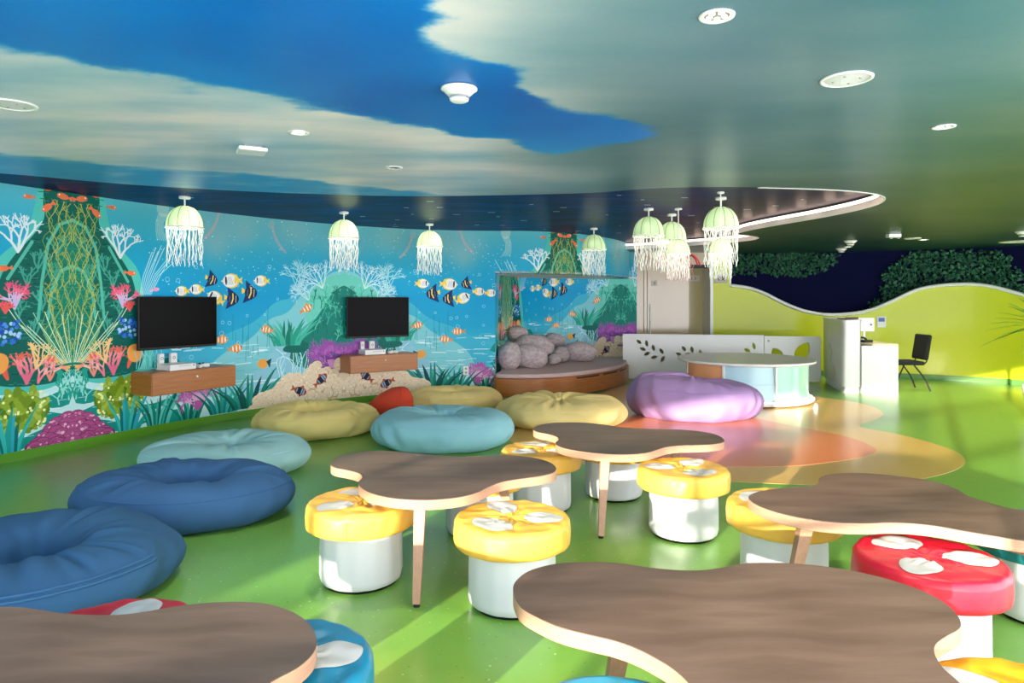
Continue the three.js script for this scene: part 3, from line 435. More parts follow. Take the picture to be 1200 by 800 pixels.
// ---------------------------------------------------------------- low white partition with leaf cut-outs
{
  const A = [2.0, 12.02], B = [5.32, 11.5], len = Math.hypot(B[0] - A[0], B[1] - A[1]), turn = Math.atan2(B[1] - A[1], B[0] - A[0]);
  const local = (u, v) => { const k = (u - 600) / F, dx = B[0] - A[0], dz = B[1] - A[1], t = (k * A[1] - A[0]) / (dx - k * dz), z = A[1] + dz * t; return [t * len, heightAt(v, z)]; };
  const leafPath = (cx, cy, a, b, rot) => { const P = new THREE.Path(), R = (x, y) => [cx + x * Math.cos(rot) - y * Math.sin(rot), cy + x * Math.sin(rot) + y * Math.cos(rot)]; P.moveTo(...R(0, -b)); P.bezierCurveTo(...R(a * 1.25, -b * 0.5), ...R(a * 1.05, b * 0.45), ...R(0, b)); P.bezierCurveTo(...R(-a * 1.05, b * 0.45), ...R(-a * 1.25, -b * 0.5), ...R(0, -b)); return P; };
  const panel = (x0, x1, leaves) => { const s = new THREE.Shape([[x0, 0.02], [x1, 0.02], [x1, 0.8], [x0, 0.8]].map(([x, y]) => new THREE.Vector2(x, y))); for (const [u, v, a, b, r] of leaves) { const [x, y] = local(u, v); s.holes.push(leafPath(x, y, a, b, r)); } return new THREE.ExtrudeGeometry(s, { depth: 0.06, bevelEnabled: false, curveSegments: 10 }); };
  const seam = local(895, 400)[0];
  const w = thing('partition_panel', 'long low white partition with sprays of small leaf cut-outs', 'partition', [A[0], 0, -A[1]], turn);
  obj('board', panel(0, seam - 0.008, [[748.5, 400, 0.035, 0.055, 0.9], [757.5, 402, 0.035, 0.06, 0.2], [753, 408.5, 0.035, 0.06, 1.2], [765.5, 407, 0.035, 0.06, 0.3], [775, 411, 0.035, 0.06, 0.6], [758, 414, 0.035, 0.06, -1.1], [766.5, 418, 0.035, 0.06, -1.3], [776.5, 420, 0.035, 0.065, -0.5], [795, 414.5, 0.035, 0.055, 1.2], [801, 408, 0.035, 0.055, 0.7], [810.5, 409, 0.035, 0.06, 0.2], [805.5, 414.5, 0.032, 0.06, -1.4], [820.5, 412.5, 0.033, 0.06, 0.3], [868, 414.5, 0.035, 0.055, 1.3], [875, 410, 0.035, 0.06, 1.2], [882.5, 405, 0.035, 0.062, 0.2]]), M.white, w);
  const cap = obj('cap_rail', box(seam - 0.008, 0.02, 0.075, (seam - 0.008) / 2, 0.81, 0.03, 0.004), M.white, w);
  const g = thing('partition_gate', 'white swing gate with two large leaf cut-outs beside the reception desk', 'gate', [A[0], 0, -A[1]], turn);
  obj('gate_panel', panel(seam, len, [[909.5, 415, 0.11, 0.13, 0.55], [939, 412, 0.13, 0.2, -0.55]]), M.white, g);
  const [kx, ky] = local(899.5, 399); const knob = new THREE.CylinderGeometry(0.018, 0.018, 0.02, 14); knob.rotateX(Math.PI / 2); knob.translate(kx, ky, 0.07); obj('lock', knob, M.grey, g);
  for (const y of [0.2, 0.68]) obj('hinge', box(0.012, 0.07, 0.03, len + 0.004, y, 0.035), M.grey, g);
}

// ---------------------------------------------------------------- reception desk, its things and the chair
{
  const t = thing('reception_desk', 'white reception desk with a raised counter and pale leaf emblems', 'desk');
  const c = [5.08, 10.24];
  const front = stations([[5.43, 11.6], [5.32, 11.2], [5.2, 10.75], [5.12, 10.42], [5.09, 10.27], [5.1, 10.21], [5.16, 10.195], [5.25, 10.2], [5.33, 10.2]], 60, 1);
  const face = front.map((q) => ({ ...q }));
  const body = sweepWall(face, 0.1, 1.1, 0.28); obj('raised_counter', body, M.white, t);
  obj('counter_top', sweepWall(face.map((q) => ({ ...q, x: q.x + q.nx * 0.012, z: q.z + q.nz * 0.012 })), 1.1, 1.125, 0.31), M.white, t);
  obj('plinth', sweepWall(face.map((q) => ({ ...q, x: q.x - q.nx * 0.03, z: q.z - q.nz * 0.03 })), 0, 0.1, 0.2), M.vinylWhite, t);
  obj('desk_body', box(0.56, 0.73, 0.06, 5.64, 0.365, -10.23), M.white, t);
  obj('side_panel', box(0.05, 0.68, 1.3, 5.9, 0.39, -10.88), M.white, t);
  obj('desk_top', box(0.4, 0.03, 1.05, 5.73, 0.745, -10.74, 0.006), phys({ color: 0xe9d9b4, roughness: 0.35 }), t);
  // pale leaf emblems lie on the curved end face
  const emblem = (u, v, a, b, rot, hex) => { let q = face[0]; for (const s of face.slice(0, 40)) if (Math.abs(pxOf(s) - u) < Math.abs(pxOf(q) - u)) q = s; const y = heightAt(v, q.z), e = new THREE.Shape(); e.moveTo(0, -b); e.bezierCurveTo(a * 1.3, -b * 0.4, a, b * 0.4, 0, b); e.bezierCurveTo(-a, b * 0.4, -a * 1.3, -b * 0.4, 0, -b); const g = new THREE.ExtrudeGeometry(e, { depth: 0.004, bevelEnabled: false, curveSegments: 10 }); g.rotateZ(rot); g.rotateY(Math.atan2(q.nx, -q.nz)); g.translate(q.x + q.nx * 0.006, y, -(q.z + q.nz * 0.006)); obj('leaf_emblem', g, std({ color: hex, roughness: 0.4 }), t); };
  emblem(973, 413, 0.16, 0.17, 0.35, 0xcfd3c4); emblem(977, 437, 0.15, 0.12, 0, 0xdccfae);
  tag(obj('document_tray', [box(0.2, 0.012, 0.28, 5.42, 1.131, -10.75), box(0.2, 0.02, 0.012, 5.42, 1.147, -10.61)], std({ color: 0x4a3320, roughness: 0.6 })), 'dark brown shallow tray on top of the white counter', 'tray');
  const m = thing('desk_monitor', 'white screen backing seen above the reception desk top', 'monitor', [5.74, 0.76, -10.85], -0.2);
  obj('base', lathe([[0, 0], [0.1, 0], [0.1, 0.012], [0, 0.014]], 24), M.whiteMetal, m); obj('stand', box(0.03, 0.2, 0.02, 0, 0.1, 0), M.whiteMetal, m); obj('casing', box(0.34, 0.22, 0.025, -0.02, 0.27, 0, 0.008), M.vinylWhite, m); obj('emblem', box(0.03, 0.03, 0.004, 0.1, 0.27, 0.014), std({ color: 0x27408a, roughness: 0.5 }), m);
  const ph = thing('desk_phone', 'small black telephone on the low desk top', 'telephone', [5.6, 0.76, -10.55], 0.3);
  obj('body', box(0.16, 0.04, 0.16, 0, 0.022, 0, 0.012), M.black, ph); obj('handset', tube([V3(-0.05, 0.05, -0.07), V3(-0.055, 0.075, -0.03), V3(-0.055, 0.075, 0.03), V3(-0.05, 0.05, 0.07)], 0.016, 12, 8), M.black, ph);
  const no = thing('wall_notice', 'small white notice with a blue block on the lime wall', 'notice');
  { let q = limeSt[0]; for (const s of limeSt) if (Math.abs(pxOf(s) - 1032) < Math.abs(pxOf(q) - 1032)) q = s; const y = heightAt(377, q.z); no.position.set(q.x + q.nx * 0.012, y, -(q.z + q.nz * 0.012)); no.rotation.y = Math.atan2(q.nx, -q.nz); obj('sheet', box(0.14, 0.2, 0.006), M.vinylWhite, no); obj('print', box(0.1, 0.07, 0.004, 0, 0.04, 0.004), std({ color: 0x3b62b4, roughness: 0.5 }), no); }
  const ch = thing('office_chair', 'black padded stacking chair beside the white reception desk', 'chair', [6.26, 0, -10.62], -1.65);
  const pad = new RoundedBoxGeometry(0.44, 0.06, 0.42, 3, 0.028); pad.translate(0, 0.44, 0); obj('seat', pad, fabric(0x15151a), ch);
  const bk = new RoundedBoxGeometry(0.43, 0.4, 0.06, 4, 0.028); { const p = bk.attributes.position; for (let i = 0; i < p.count; i++) p.setZ(i, p.getZ(i) - 0.35 * p.getX(i) ** 2); bk.computeVertexNormals(); } bk.rotateX(-0.15); bk.translate(0, 0.69, -0.25); obj('backrest', bk, fabric(0x15151a), ch);
  for (const s of [-1, 1]) { obj('leg', tube([V3(s * 0.2, 0.41, 0.1), V3(s * 0.22, 0.2, 0.2), V3(s * 0.23, 0.01, 0.25)], 0.012, 10, 8), M.darkMetal, ch); obj('leg', tube([V3(s * 0.2, 0.41, -0.05), V3(s * 0.215, 0.2, -0.2), V3(s * 0.23, 0.01, -0.28)], 0.012, 10, 8), M.darkMetal, ch); obj('back_support', tube([V3(s * 0.17, 0.42, -0.12), V3(s * 0.17, 0.45, -0.24), V3(s * 0.16, 0.64, -0.27)], 0.011, 12, 8), M.darkMetal, ch); }
}
// door signs by the passage
{
  const glyph = (kind) => canvasTex(128, 96, (c, W, H) => { c.fillStyle = '#b9b3a2'; c.fillRect(0, 0, W, H); c.strokeStyle = '#1c1a18'; c.fillStyle = '#1c1a18'; c.lineWidth = 9; const chev = (x, d) => { c.beginPath(); c.moveTo(x, 26); c.lineTo(x - 16 * d, 48); c.lineTo(x, 70); c.stroke(); }; if (kind === 'figure') { chev(46, 1); c.beginPath(); c.arc(80, 26, 8, 0, 7); c.fill(); c.lineWidth = 8; c.beginPath(); c.moveTo(78, 36); c.lineTo(84, 54); c.lineTo(98, 70); c.moveTo(82, 42); c.lineTo(102, 48); c.moveTo(84, 54); c.lineTo(68, 68); c.stroke(); } else if (kind === 'arrows') { c.globalAlpha = 0.45; chev(52, 1); chev(78, -1); } else { c.lineWidth = 6; c.strokeRect(44, 28, 40, 40); c.beginPath(); c.arc(54, 42, 5, 0, 7); c.arc(74, 42, 5, 0, 7); c.fill(); c.fillRect(50, 54, 10, 10); c.fillRect(70, 54, 10, 10); } });
  const sign = (pos, turn, w, h, kind, label) => { const t = thing('wall_sign', label, 'sign', pos, turn); obj('plate', box(w, h, 0.012), M.grey, t); const p = new THREE.PlaneGeometry(w * 0.94, h * 0.94); p.translate(0, 0, 0.0075); obj('pictogram', p, std({ map: glyph(kind), roughness: 0.5 }), t); };
  { let q = columnSt[0]; for (const s of columnSt) if (Math.abs(pxOf(s) - 845) < Math.abs(pxOf(q) - 845)) q = s; sign([q.x + q.nx * 0.01, heightAt(326.5, q.z), -(q.z + q.nz * 0.01)], Math.atan2(q.nx, -q.nz), 0.24, 0.17, 'figure', 'grey sign with arrow and figure on the lime pier'); }
  sign([(767 - 600) / F * 12.95, heightAt(331.5, 12.95), -12.935], 0, 0.11, 0.11, 'square', 'tiny square pictogram sign on the beige wall');
  sign([3.69, heightAt(326, 13.5), -13.54], 0, 0.26, 0.13, 'arrows', 'faint double arrow sign inside the passage');
}

// ---------------------------------------------------------------- round display table
{
  const t = thing('display_table', 'round white display table with orange, blue and green bays and a glowing plinth', 'table', [3.4, 0, -9.72]);
  const R = 0.92;
  obj('plinth', lathe([[0, 0], [R - 0.06, 0], [R - 0.06, 0.012], [R + 0.0, 0.014], [R + 0.02, 0.03], [R + 0.02, 0.05], [R, 0.06], [0, 0.06]], 72), M.white, t);
  const strip = new THREE.TorusGeometry(R - 0.02, 0.008, 8, 72); strip.rotateX(Math.PI / 2); strip.translate(0, 0.068, 0); const led = obj('light_strip', strip, M.glow, t);
  for (const a of [0.3, 1.1, 1.9, 2.7]) { const l = new THREE.PointLight(new THREE.Color(1, 0.82, 0.62), 0.035); l.position.set(Math.cos(a) * (R + 0.03), 0.1, Math.sin(a) * (R + 0.03)); l.castShadow = true; led.add(l); }
  obj('table_top', lathe([[0, 0.54], [R - 0.01, 0.54], [R + 0.03, 0.552], [R + 0.035, 0.575], [R + 0.02, 0.59], [0, 0.59]], 72), M.white, t);
  const ang = (u) => { let best = 0, d = 1e9; for (let k = 0; k <= 400; k++) { const a = k / 400 * Math.PI, e = Math.abs(600 + F * (3.4 + 0.86 * Math.cos(a)) / (9.72 - 0.86 * Math.sin(a)) - u); if (e < d) { d = e; best = a; } } return best; };   // where a divider stands on the drum
  const cuts = [ang(806), ang(848), ang(909), ang(943)], cols = [0xeaa878, 0xb0d6e4, 0x98d2bc];
  for (let k = 0; k < 3; k++) {
    const a0 = cuts[k], a1 = cuts[k + 1];
    obj('bay_back', gridSurface(20, 1, (u, v) => { const a = lerp(a0, a1, u), r = k === 1 ? 0.84 : 0.86; return [Math.cos(a) * r, lerp(0.06, 0.54, v), Math.sin(a) * r, u, v]; }), phys({ color: cols[k], roughness: 0.14, clearcoat: 0.6, clearcoatRoughness: 0.06, side: THREE.DoubleSide }), t);
    if (k === 1) obj('shelf', gridSurface(20, 1, (u, v) => { const a = lerp(a0, a1, u), r = lerp(0.8, 0.885, v); return [Math.cos(a) * r, 0.3, Math.sin(a) * r, u, v]; }), phys({ color: 0xeef4f6, roughness: 0.25, side: THREE.DoubleSide }), t);
  }
  for (const a of [...cuts, -0.6, -1.6, -2.5]) { const g = new THREE.BoxGeometry(0.3, 0.48, 0.022); g.translate(0.73, 0.3, 0); g.rotateY(-a); obj('divider', g, M.white, t); }
  obj('drum', lathe([[0.6, 0.06], [0.6, 0.54]], 60), phys({ color: 0xdfeef0, roughness: 0.3, side: THREE.DoubleSide }), t);
}

// ---------------------------------------------------------------- pillow nook: platform, cushion, pebble pillows
{
  const fr = stations([[-0.25, 9.97], [-0.25, 9.7], [0.2, 9.6], [0.7, 9.76], [1.15, 10.12], [1.55, 10.6], [1.85, 11.1], [2.05, 11.7]], 60, 1);
  const outer = fr.map((q) => [q.x, q.z]), shape = planShape([...outer, [1.95, 12.7], [1.25, 12.7], [0.55, 12.3], [0.06, 11.55], [-0.17, 10.7], [-0.2, 10.2]]);
  const t = thing('wooden_platform', 'curved wooden platform filling the pillow nook', 'platform');
  obj('deck', slab(toShape(shape), 0.02, 0.27), M.oak, t);
  for (const [a, b] of [[26, 35], [37, 45], [47, 55]]) { const st = fr.slice(a, b + 1); obj('finger_slot', sweepWall(st.map((q) => ({ ...q, x: q.x + q.nx * 0.003, z: q.z + q.nz * 0.003 })), 0.255, 0.278, 0.004), M.black, t); }
  const inner = planShape([...fr.slice(2).map((q) => [q.x - q.nx * 0.03, q.z - q.nz * 0.03]), [2.15, 12.55], [1.3, 12.68], [0.52, 12.26], [0.05, 11.5], [-0.16, 10.7], [-0.18, 10.1]]);
  const c = thing('seat_pad', 'thin pale pink foam pad on the wooden platform', 'cushion');
  obj('pad', slab(toShape(inner), 0.291, 0.065, 0.018), fabric(0xcbb0ad), c);
  const stone = dataTex(512, 512, (x, y) => { const f = 0.5 + 0.7 * fbm(x / 90, y / 90, 4), s = noise(x / 5.5, y / 5.5) > 0.66 ? 0.5 : 1, w = noise(x / 5 + 80, y / 5) > 0.8 ? 1.12 : 1; return [lerp(160, 206, f) * s * w, lerp(146, 190, f) * s * w, lerp(149, 190, f) * s * w]; });
  const mat = std({ map: stone, roughness: 0.85, bumpMap: rep(weave, 8), bumpScale: 0.001 });
  const pillows = [[597, 417, 28, 32, 10.35, 'upright rounded'], [621, 418, 42, 28, 10.55, 'broad leaning'], [607, 391, 24, 19, 11.35, 'small topmost'], [626, 405, 46, 27, 11.15, 'long sloping'], [650, 399, 26, 18, 12.0, 'rounded rear'], [657, 415, 20, 18, 11.45, 'small upright'], [649.5, 421, 16, 12.5, 11.0, 'smallest egg shaped'], [679, 412, 38, 23, 11.6, 'wide loaf shaped'], [606, 411, 24, 20, 11.0, 'half hidden']];
  const label = { 'upright rounded': 'upright rounded grey pebble pillow against the nook opening edge', 'broad leaning': 'broad leaning grey pebble pillow at the front of the heap', 'small topmost': 'dark grey pebble pillow on the top of the heap by the reef corner', 'long sloping': 'long sloping grey pebble pillow lying behind the broad one', 'rounded rear': 'rounded grey pebble pillow propped against the fish mural', 'small upright': 'small pinkish pebble pillow between the long and the wide one', 'smallest egg shaped': 'smallest egg shaped pebble pillow on the pink pad', 'wide loaf shaped': 'wide loaf shaped pebble pillow lying apart at the heap end', 'half hidden': 'pebble pillow half hidden behind the upright one' };
  pillows.forEach(([u, v, w, h, z, kind], i) => {
    const W = w * z / F / 2, H = h * z / F / 2, x = (u - 600) / F * z, y = Math.max(heightAt(v, z), 0.356 + H * 0.96), D = Math.min(W, H) * 0.9 + 0.02, s = i * 13.7;
    const g = gridSurface(40, 24, (a, b) => { const th = a * Math.PI * 2, ph = b * Math.PI, p = [Math.sin(ph) * Math.cos(th), Math.cos(ph), Math.sin(ph) * Math.sin(th)], k = 1 + 0.06 * noise(p[0] * 0.9 + s, p[1] * 0.9 + p[2]) + 0.012 * noise(p[0] * 4 + s, p[2] * 4 + p[1]), sq = (q) => Math.sign(q) * Math.pow(Math.abs(q), 0.94); return [sq(p[0]) * W * k, Math.max(sq(p[1]) * H * k, -H * 0.97), sq(p[2]) * D * k, a * 3 * W / 0.3, b * 1.6]; }, true);
    const m = obj('pebble_pillow', g, mat); m.position.set(x, y, -z); m.rotation.y = rr(-0.2, 0.2); m.rotation.z = [0, -0.25, 0.05, -0.2, -0.15, 0, 0.1, -0.12, 0.1][i] * 0.6; tag(m, label[kind], 'pillow', 'pebble pillows in the nook');
  });
}

// ---------------------------------------------------------------- wall screens, shelves and what stands on them
function wallAnchor(u, out) { const q = onMural(u); return { pos: [q.x + q.nx * out, -(q.z + q.nz * out)], turn: Math.atan2(q.nx, -q.nz) }; }
function wallScreen(u, label) {
  const a = wallAnchor(u, 0.1), t = thing('wall_television', label, 'television', [a.pos[0], 1.19, a.pos[1]], a.turn);
  obj('casing', box(0.93, 0.57, 0.04, 0, 0, 0, 0.008), M.black, t); obj('screen', box(0.905, 0.535, 0.006, 0, 0.008, 0.0205), M.screen, t); obj('wall_bracket', box(0.3, 0.3, 0.1, 0, 0, -0.06), M.darkMetal, t); obj('sensor', box(0.03, 0.008, 0.006, 0, -0.289, 0.014), M.grey, t);
}
wallScreen(203, 'black flat television on the mural beside the dark green reef print');
wallScreen(440, 'black flat television on the mural above the cream coral print');
function shelf(u, label, where) {
  const a = wallAnchor(u, 0.2), t = thing('wall_cabinet', label, 'cabinet', [a.pos[0], 0.45, a.pos[1]], a.turn);
  obj('carcass', box(1.0, 0.235, 0.38, 0, 0.1175, 0, 0.004), M.oak, t); const f = obj('flap', box(0.985, 0.222, 0.014, 0, 0.1175, 0.194, 0.003), M.oak, t); const k = new THREE.SphereGeometry(0.012, 12, 8); k.translate(0.0, 0.16, 0.21); obj('knob', k, M.whiteMetal, f);
  const put = (name, lab, cat, x, z, turn = 0) => { const g = thing(name, lab, cat); g.position.set(a.pos[0] + Math.cos(a.turn) * x + Math.sin(a.turn) * z, 0.685, a.pos[1] - Math.sin(a.turn) * x + Math.cos(a.turn) * z); g.rotation.y = a.turn + turn; return g; };
  const c = put('game_console', 'flat white game console on the ' + where, 'console', -0.12, 0.03);
  obj('housing', box(0.3, 0.065, 0.24, 0, 0.0345, 0, 0.006), M.vinylWhite, c); obj('disc_slot', box(0.14, 0.004, 0.004, 0.02, 0.045, 0.12), M.grey, c); obj('power_button', box(0.012, 0.012, 0.004, 0.12, 0.045, 0.12), M.black, c);
  for (const [x, w, kind] of [[-0.2, 0.055, 'slim'], [-0.06, 0.075, 'broad']]) { const s = put('charging_dock', kind + ' upright white dock behind the console on the ' + where, 'dock', x, -0.13); obj('housing', box(w, 0.17, 0.05, 0, 0.085, 0, 0.008), M.vinylWhite, s); obj('foot', box(w + 0.02, 0.012, 0.07, 0, 0.006, 0, 0.004), M.vinylWhite, s); obj('indicator', new THREE.TorusGeometry(0.014, 0.004, 6, 16).translate(0, 0.12, 0.026), M.grey, s); tag(s, s.userData.label, 'dock', 'charging docks on the ' + where); }
  const p = put('game_controller', 'white game controller lying on the ' + where, 'controller', 0.16, 0.05, 0.4);
  const sh = new THREE.Shape(); sh.moveTo(-0.05, 0.03); sh.bezierCurveTo(-0.02, 0.045, 0.02, 0.045, 0.05, 0.03); sh.bezierCurveTo(0.085, 0.02, 0.09, -0.05, 0.075, -0.055); sh.bezierCurveTo(0.06, -0.06, 0.045, -0.02, 0.03, -0.015); sh.lineTo(-0.03, -0.015); sh.bezierCurveTo(-0.045, -0.02, -0.06, -0.06, -0.075, -0.055); sh.bezierCurveTo(-0.09, -0.05, -0.085, 0.02, -0.05, 0.03);
  obj('shell', slab(sh, 0, 0.04, 0.01), M.vinylWhite, p); for (const [x, z] of [[-0.03, 0.0], [0.028, 0.006]]) obj('thumb_stick', new THREE.CylinderGeometry(0.009, 0.008, 0.014, 12).translate(x, 0.046, z), M.black, p);
}
shelf(204, 'brown wooden cabinet floating under the television by the green reef', 'cabinet by the green reef');
shelf(438, 'brown wooden cabinet floating above the cream coral print', 'cabinet above the cream coral');
{ const a = wallAnchor(546, 0.008), t = thing('wall_socket', 'small white square socket plate low on the mural wall', 'socket', [a.pos[0], heightAt(434, onMural(546).z), a.pos[1]], a.turn); obj('plate', box(0.085, 0.13, 0.012, 0, 0, 0, 0.004), M.vinylWhite, t); for (const y of [-0.03, 0.03]) obj('outlet', box(0.03, 0.03, 0.003, 0, y, 0.007), M.grey, t); }

// ---------------------------------------------------------------- jellyfish lamps
const shadeMat = phys({ color: 0xd6efc8, roughness: 0.9, transmission: 0.45, thickness: 0, side: THREE.DoubleSide });
const bulbMat = std({ color: 0xffffff, emissive: new THREE.Color(1.0, 0.93, 0.76), emissiveIntensity: 2.4, roughness: 0.5 });
const ribMat = std({ color: 0x6d7a52, roughness: 0.7 }), strandMat = std({ color: 0xfdfdf8, roughness: 0.5 }), pinkStrand = std({ color: 0xf2a0a0, roughness: 0.5 });
const domePt = (a, t, r = 0.172, h = 0.21) => { const k = Math.pow(Math.sin(t * Math.PI / 2), 0.9), sc = 1 + 0.012 * Math.cos(a * 10); return V3(Math.cos(a) * r * k * sc, h * Math.cos(t * Math.PI / 2), Math.sin(a) * r * k * sc); };
function strand(a, r, len, k) { const pts = []; for (let j = 0; j <= 9; j++) { const t = j / 9; pts.push(V3(Math.cos(a) * r + 0.008 * Math.sin(t * 13 + k * 2.1), -len * t, Math.sin(a) * r + 0.008 * Math.cos(t * 11 + k * 1.3))); } return tube(pts, 0.0028, 18, 4); }
const strandGeos = []; for (let k = 0; k < 38; k++) { const out = k < 26, a = k / (out ? 26 : 12) * 6.283 + 0.1; strandGeos.push(strand(a, out ? 0.158 : 0.085, rr(0.32, 0.4), k)); }
const pendGeos = {
  canopy: lathe([[0, 0], [0.05, 0], [0.054, -0.006], [0.054, -0.022], [0.05, -0.026], [0, -0.026]], 24), rod: new THREE.CylinderGeometry(0.008, 0.008, 0.075, 10).translate(0, -0.06, 0),
  shade: gridSurface(60, 16, (u, v) => { const p = domePt(u * Math.PI * 2, v); return [p.x, p.y, p.z, u, v]; }, true),
  ribs: [...Array(10)].map((_, k) => tube([...Array(9)].map((__, j) => domePt((k + 0.5) / 10 * Math.PI * 2, j / 8, 0.174, 0.212)), 0.0026, 16, 5)),
  rim: tube([...Array(61)].map((_, i) => { const a = i / 61 * Math.PI * 2; return V3(Math.cos(a) * 0.175, -0.012 * Math.abs(Math.sin(a * 5)), Math.sin(a) * 0.175); }), 0.007, 140, 6, true),
  bulb: new THREE.SphereGeometry(0.06, 20, 14), socket: new THREE.CylinderGeometry(0.018, 0.018, 0.06, 12),
};
function jellyLamp(x, z, label, scale = 1, drop = 0) {
  const t = thing('jellyfish_lamp', label, 'lamp', [x, HIGH, -z], rr(0, 6), 'jellyfish pendant lamps');
  obj('canopy', pendGeos.canopy, M.whiteMetal, t); const rod = obj('rod', pendGeos.rod, M.whiteMetal, t); if (drop) { rod.scale.y = 1 + drop / scale / 0.075; rod.position.y = 0.0225 * (rod.scale.y - 1); }
  const Y = -0.305 - drop / scale;
  const s = obj('shade', pendGeos.shade, shadeMat, t); s.position.y = Y; for (const g of pendGeos.ribs) obj('rib', g, ribMat, s); obj('rim', pendGeos.rim, strandMat, s);
  const so = obj('socket', pendGeos.socket, M.whiteMetal, t); so.position.y = Y + 0.17; const b = obj('bulb', pendGeos.bulb, bulbMat, t); b.position.y = Y + 0.085; b.castShadow = false;
  const l = new THREE.PointLight(new THREE.Color(1, 0.9, 0.72), 0.75 * scale ** 4); l.position.y = Y + 0.085; l.shadow.radius = 3; l.castShadow = true; t.add(l);
  strandGeos.forEach((g) => { const m = obj('strand', g, strandMat, t); m.position.y = Y - 0.004; });
  t.scale.setScalar(scale); return t;
}
jellyLamp(-3.26, 6.63, 'pale green jellyfish lamp hanging in front of the mural next to the green reef');
jellyLamp(-1.97, 7.8, 'pale green jellyfish lamp hanging above the television by the cream coral');
jellyLamp(-1.12, 9.04, 'pale green jellyfish lamp hanging between the cream coral television and the nook');
jellyLamp(1.18, 9.59, 'pale green jellyfish lamp hanging in front of the nook bulkhead');
jellyLamp(1.54, 7.5, 'pale green jellyfish lamp of the cluster hanging nearest the nook bulkhead');
jellyLamp(1.92, 8.0, 'pale green jellyfish lamp hanging in the middle of the cluster before the beige wall');
jellyLamp(1.874, 7.5, 'small pale green jellyfish lamp hanging lowest before the red ornament', 0.76, 0.28);
jellyLamp(2.1, 6.69, 'large pale green jellyfish lamp hanging highest in front of the lime pier');
jellyLamp(1.99, 6.35, 'smallest pale green jellyfish lamp hanging below the large one before the arrow sign', 0.64, 0.385);
{ // red jellyfish with arching arms
  const t = thing('jellyfish_ornament', 'red jellyfish ornament with arching arms and pink strands behind the lamps', 'ornament', [2.62, HIGH, -10.45]);
  obj('canopy', pendGeos.canopy, M.whiteMetal, t); const rod = obj('rod', pendGeos.rod, M.whiteMetal, t); rod.scale.y = 1.9; rod.position.y = 0.03;
  const red = std({ color: 0xd8343a, roughness: 0.5 }); const s = obj('bell', pendGeos.shade, red, t); s.position.y = -0.42; s.scale.set(0.75, 0.9, 0.75); red.side = THREE.DoubleSide;
  for (let k = 0; k < 8; k++) { const a = k / 8 * 6.283 + 0.05; obj('arm', tube([0, 0.25, 0.5, 0.75, 1].map((q) => V3(Math.cos(a) * (0.1 + 0.24 * q), -0.4 + 0.12 * Math.sin(q * 2.2) - 0.2 * q * q, Math.sin(a) * (0.1 + 0.24 * q))), 0.013, 16, 6), red, t); }
  strandGeos.slice(0, 24).forEach((g, k) => { const m = obj('strand', g, pinkStrand, t); m.position.y = -0.42; m.scale.set(0.8 + (k % 3) * 0.3, 0.85, 0.8 + (k % 3) * 0.3); });
}

// ---------------------------------------------------------------- ceiling fittings
const ceil = (u, v) => { const z = F * (LOW - EYE) / (HORIZON - v); return [(u - 600) / F * z, z]; };
const lampFace = std({ color: 0xffffff, emissive: new THREE.Color(1, 0.9, 0.76), emissiveIntensity: 4, roughness: 0.5 }), ledHole = std({ color: 0x777470, roughness: 0.4 });
function downlight(x, z, label, on = true, r = 0.055) {
  const t = thing('downlight', label, 'ceiling light', [x, LOW, -z], 0, 'recessed ceiling downlights');
  obj('bezel', lathe([[r * 0.72, -0.001], [r * 0.75, -0.006], [r, -0.006], [r * 1.04, 0], [r * 0.72, 0]].map(([a, b]) => [a, b]), 28), M.whiteMetal, t);
  obj('reflector', lathe([[0, -0.001], [r * 0.74, -0.0012]], 24), ledHole, t);
  for (let k = 0; k < 5; k++) { const a = k / 5 * 6.283; obj('light_chip', new THREE.CylinderGeometry(r * 0.17, r * 0.17, 0.003, 12).translate(Math.cos(a) * r * 0.43, -0.003, Math.sin(a) * r * 0.43), on ? lampFace : ledHole, t); }
  if (on) { const l = new THREE.SpotLight(new THREE.Color(1, 0.88, 0.7), 5, 0, 0.95, 0.7); l.position.set(0, -0.012, 0); l.target.position.set(0, -2, 0); l.castShadow = true; l.shadow.radius = 2; t.add(l, l.target); }
}
downlight(...ceil(840, 18), 'round downlight with five glowing chips in the grey cloud print');
downlight(...ceil(1106, 148), 'glowing round downlight in the dark green part of the ceiling');
downlight(...ceil(350, 155), 'glowing round downlight in the white cloud band near the square access point');
downlight(...ceil(462, 196), 'unlit round downlight in the white cloud band', false);
for (const [u, v, where] of [[994, 289, 'between the two distant smoke detectors'], [1082, 280.7, 'next to the distant ceiling speaker above the hedge'], [1145, 291, 'alone in front of the hedge planting'], [997, 296.5, 'right at the navy recess below the smoke detectors']]) downlight(...ceil(u, v), 'small glowing downlight ' + where, true, 0.07);
function disc(u, v, r, label) { const [x, z] = ceil(u, v), t = thing('ceiling_speaker', label, 'speaker', [x, LOW, -z]); obj('frame', lathe([[r * 0.86, -0.004], [r * 0.9, -0.009], [r, -0.006], [r * 1.01, 0], [r * 0.86, 0]], 40), M.whiteMetal, t); const g = obj('grille', lathe([[0, -0.006], [r * 0.6, -0.006], [r * 0.88, -0.003]], 36), std({ color: 0xdedede, roughness: 0.6, bumpMap: rep(weave, 6), bumpScale: 0.001 }), t); for (let k = 0; k < 4; k++) { const a = 0.6 + k * 1.57; obj('screw', new THREE.CylinderGeometry(0.005, 0.005, 0.004, 8).translate(Math.cos(a) * r * 0.5, -0.008, Math.sin(a) * r * 0.5), M.grey, g); } }
disc(992, 92, 0.1, 'flat round white speaker in the grey green part of the ceiling');
disc(14, 122, 0.1, 'flat round white speaker in the white cloud band');
disc(1069.6, 279, 0.11, 'distant flat round white speaker above the hedge planting');
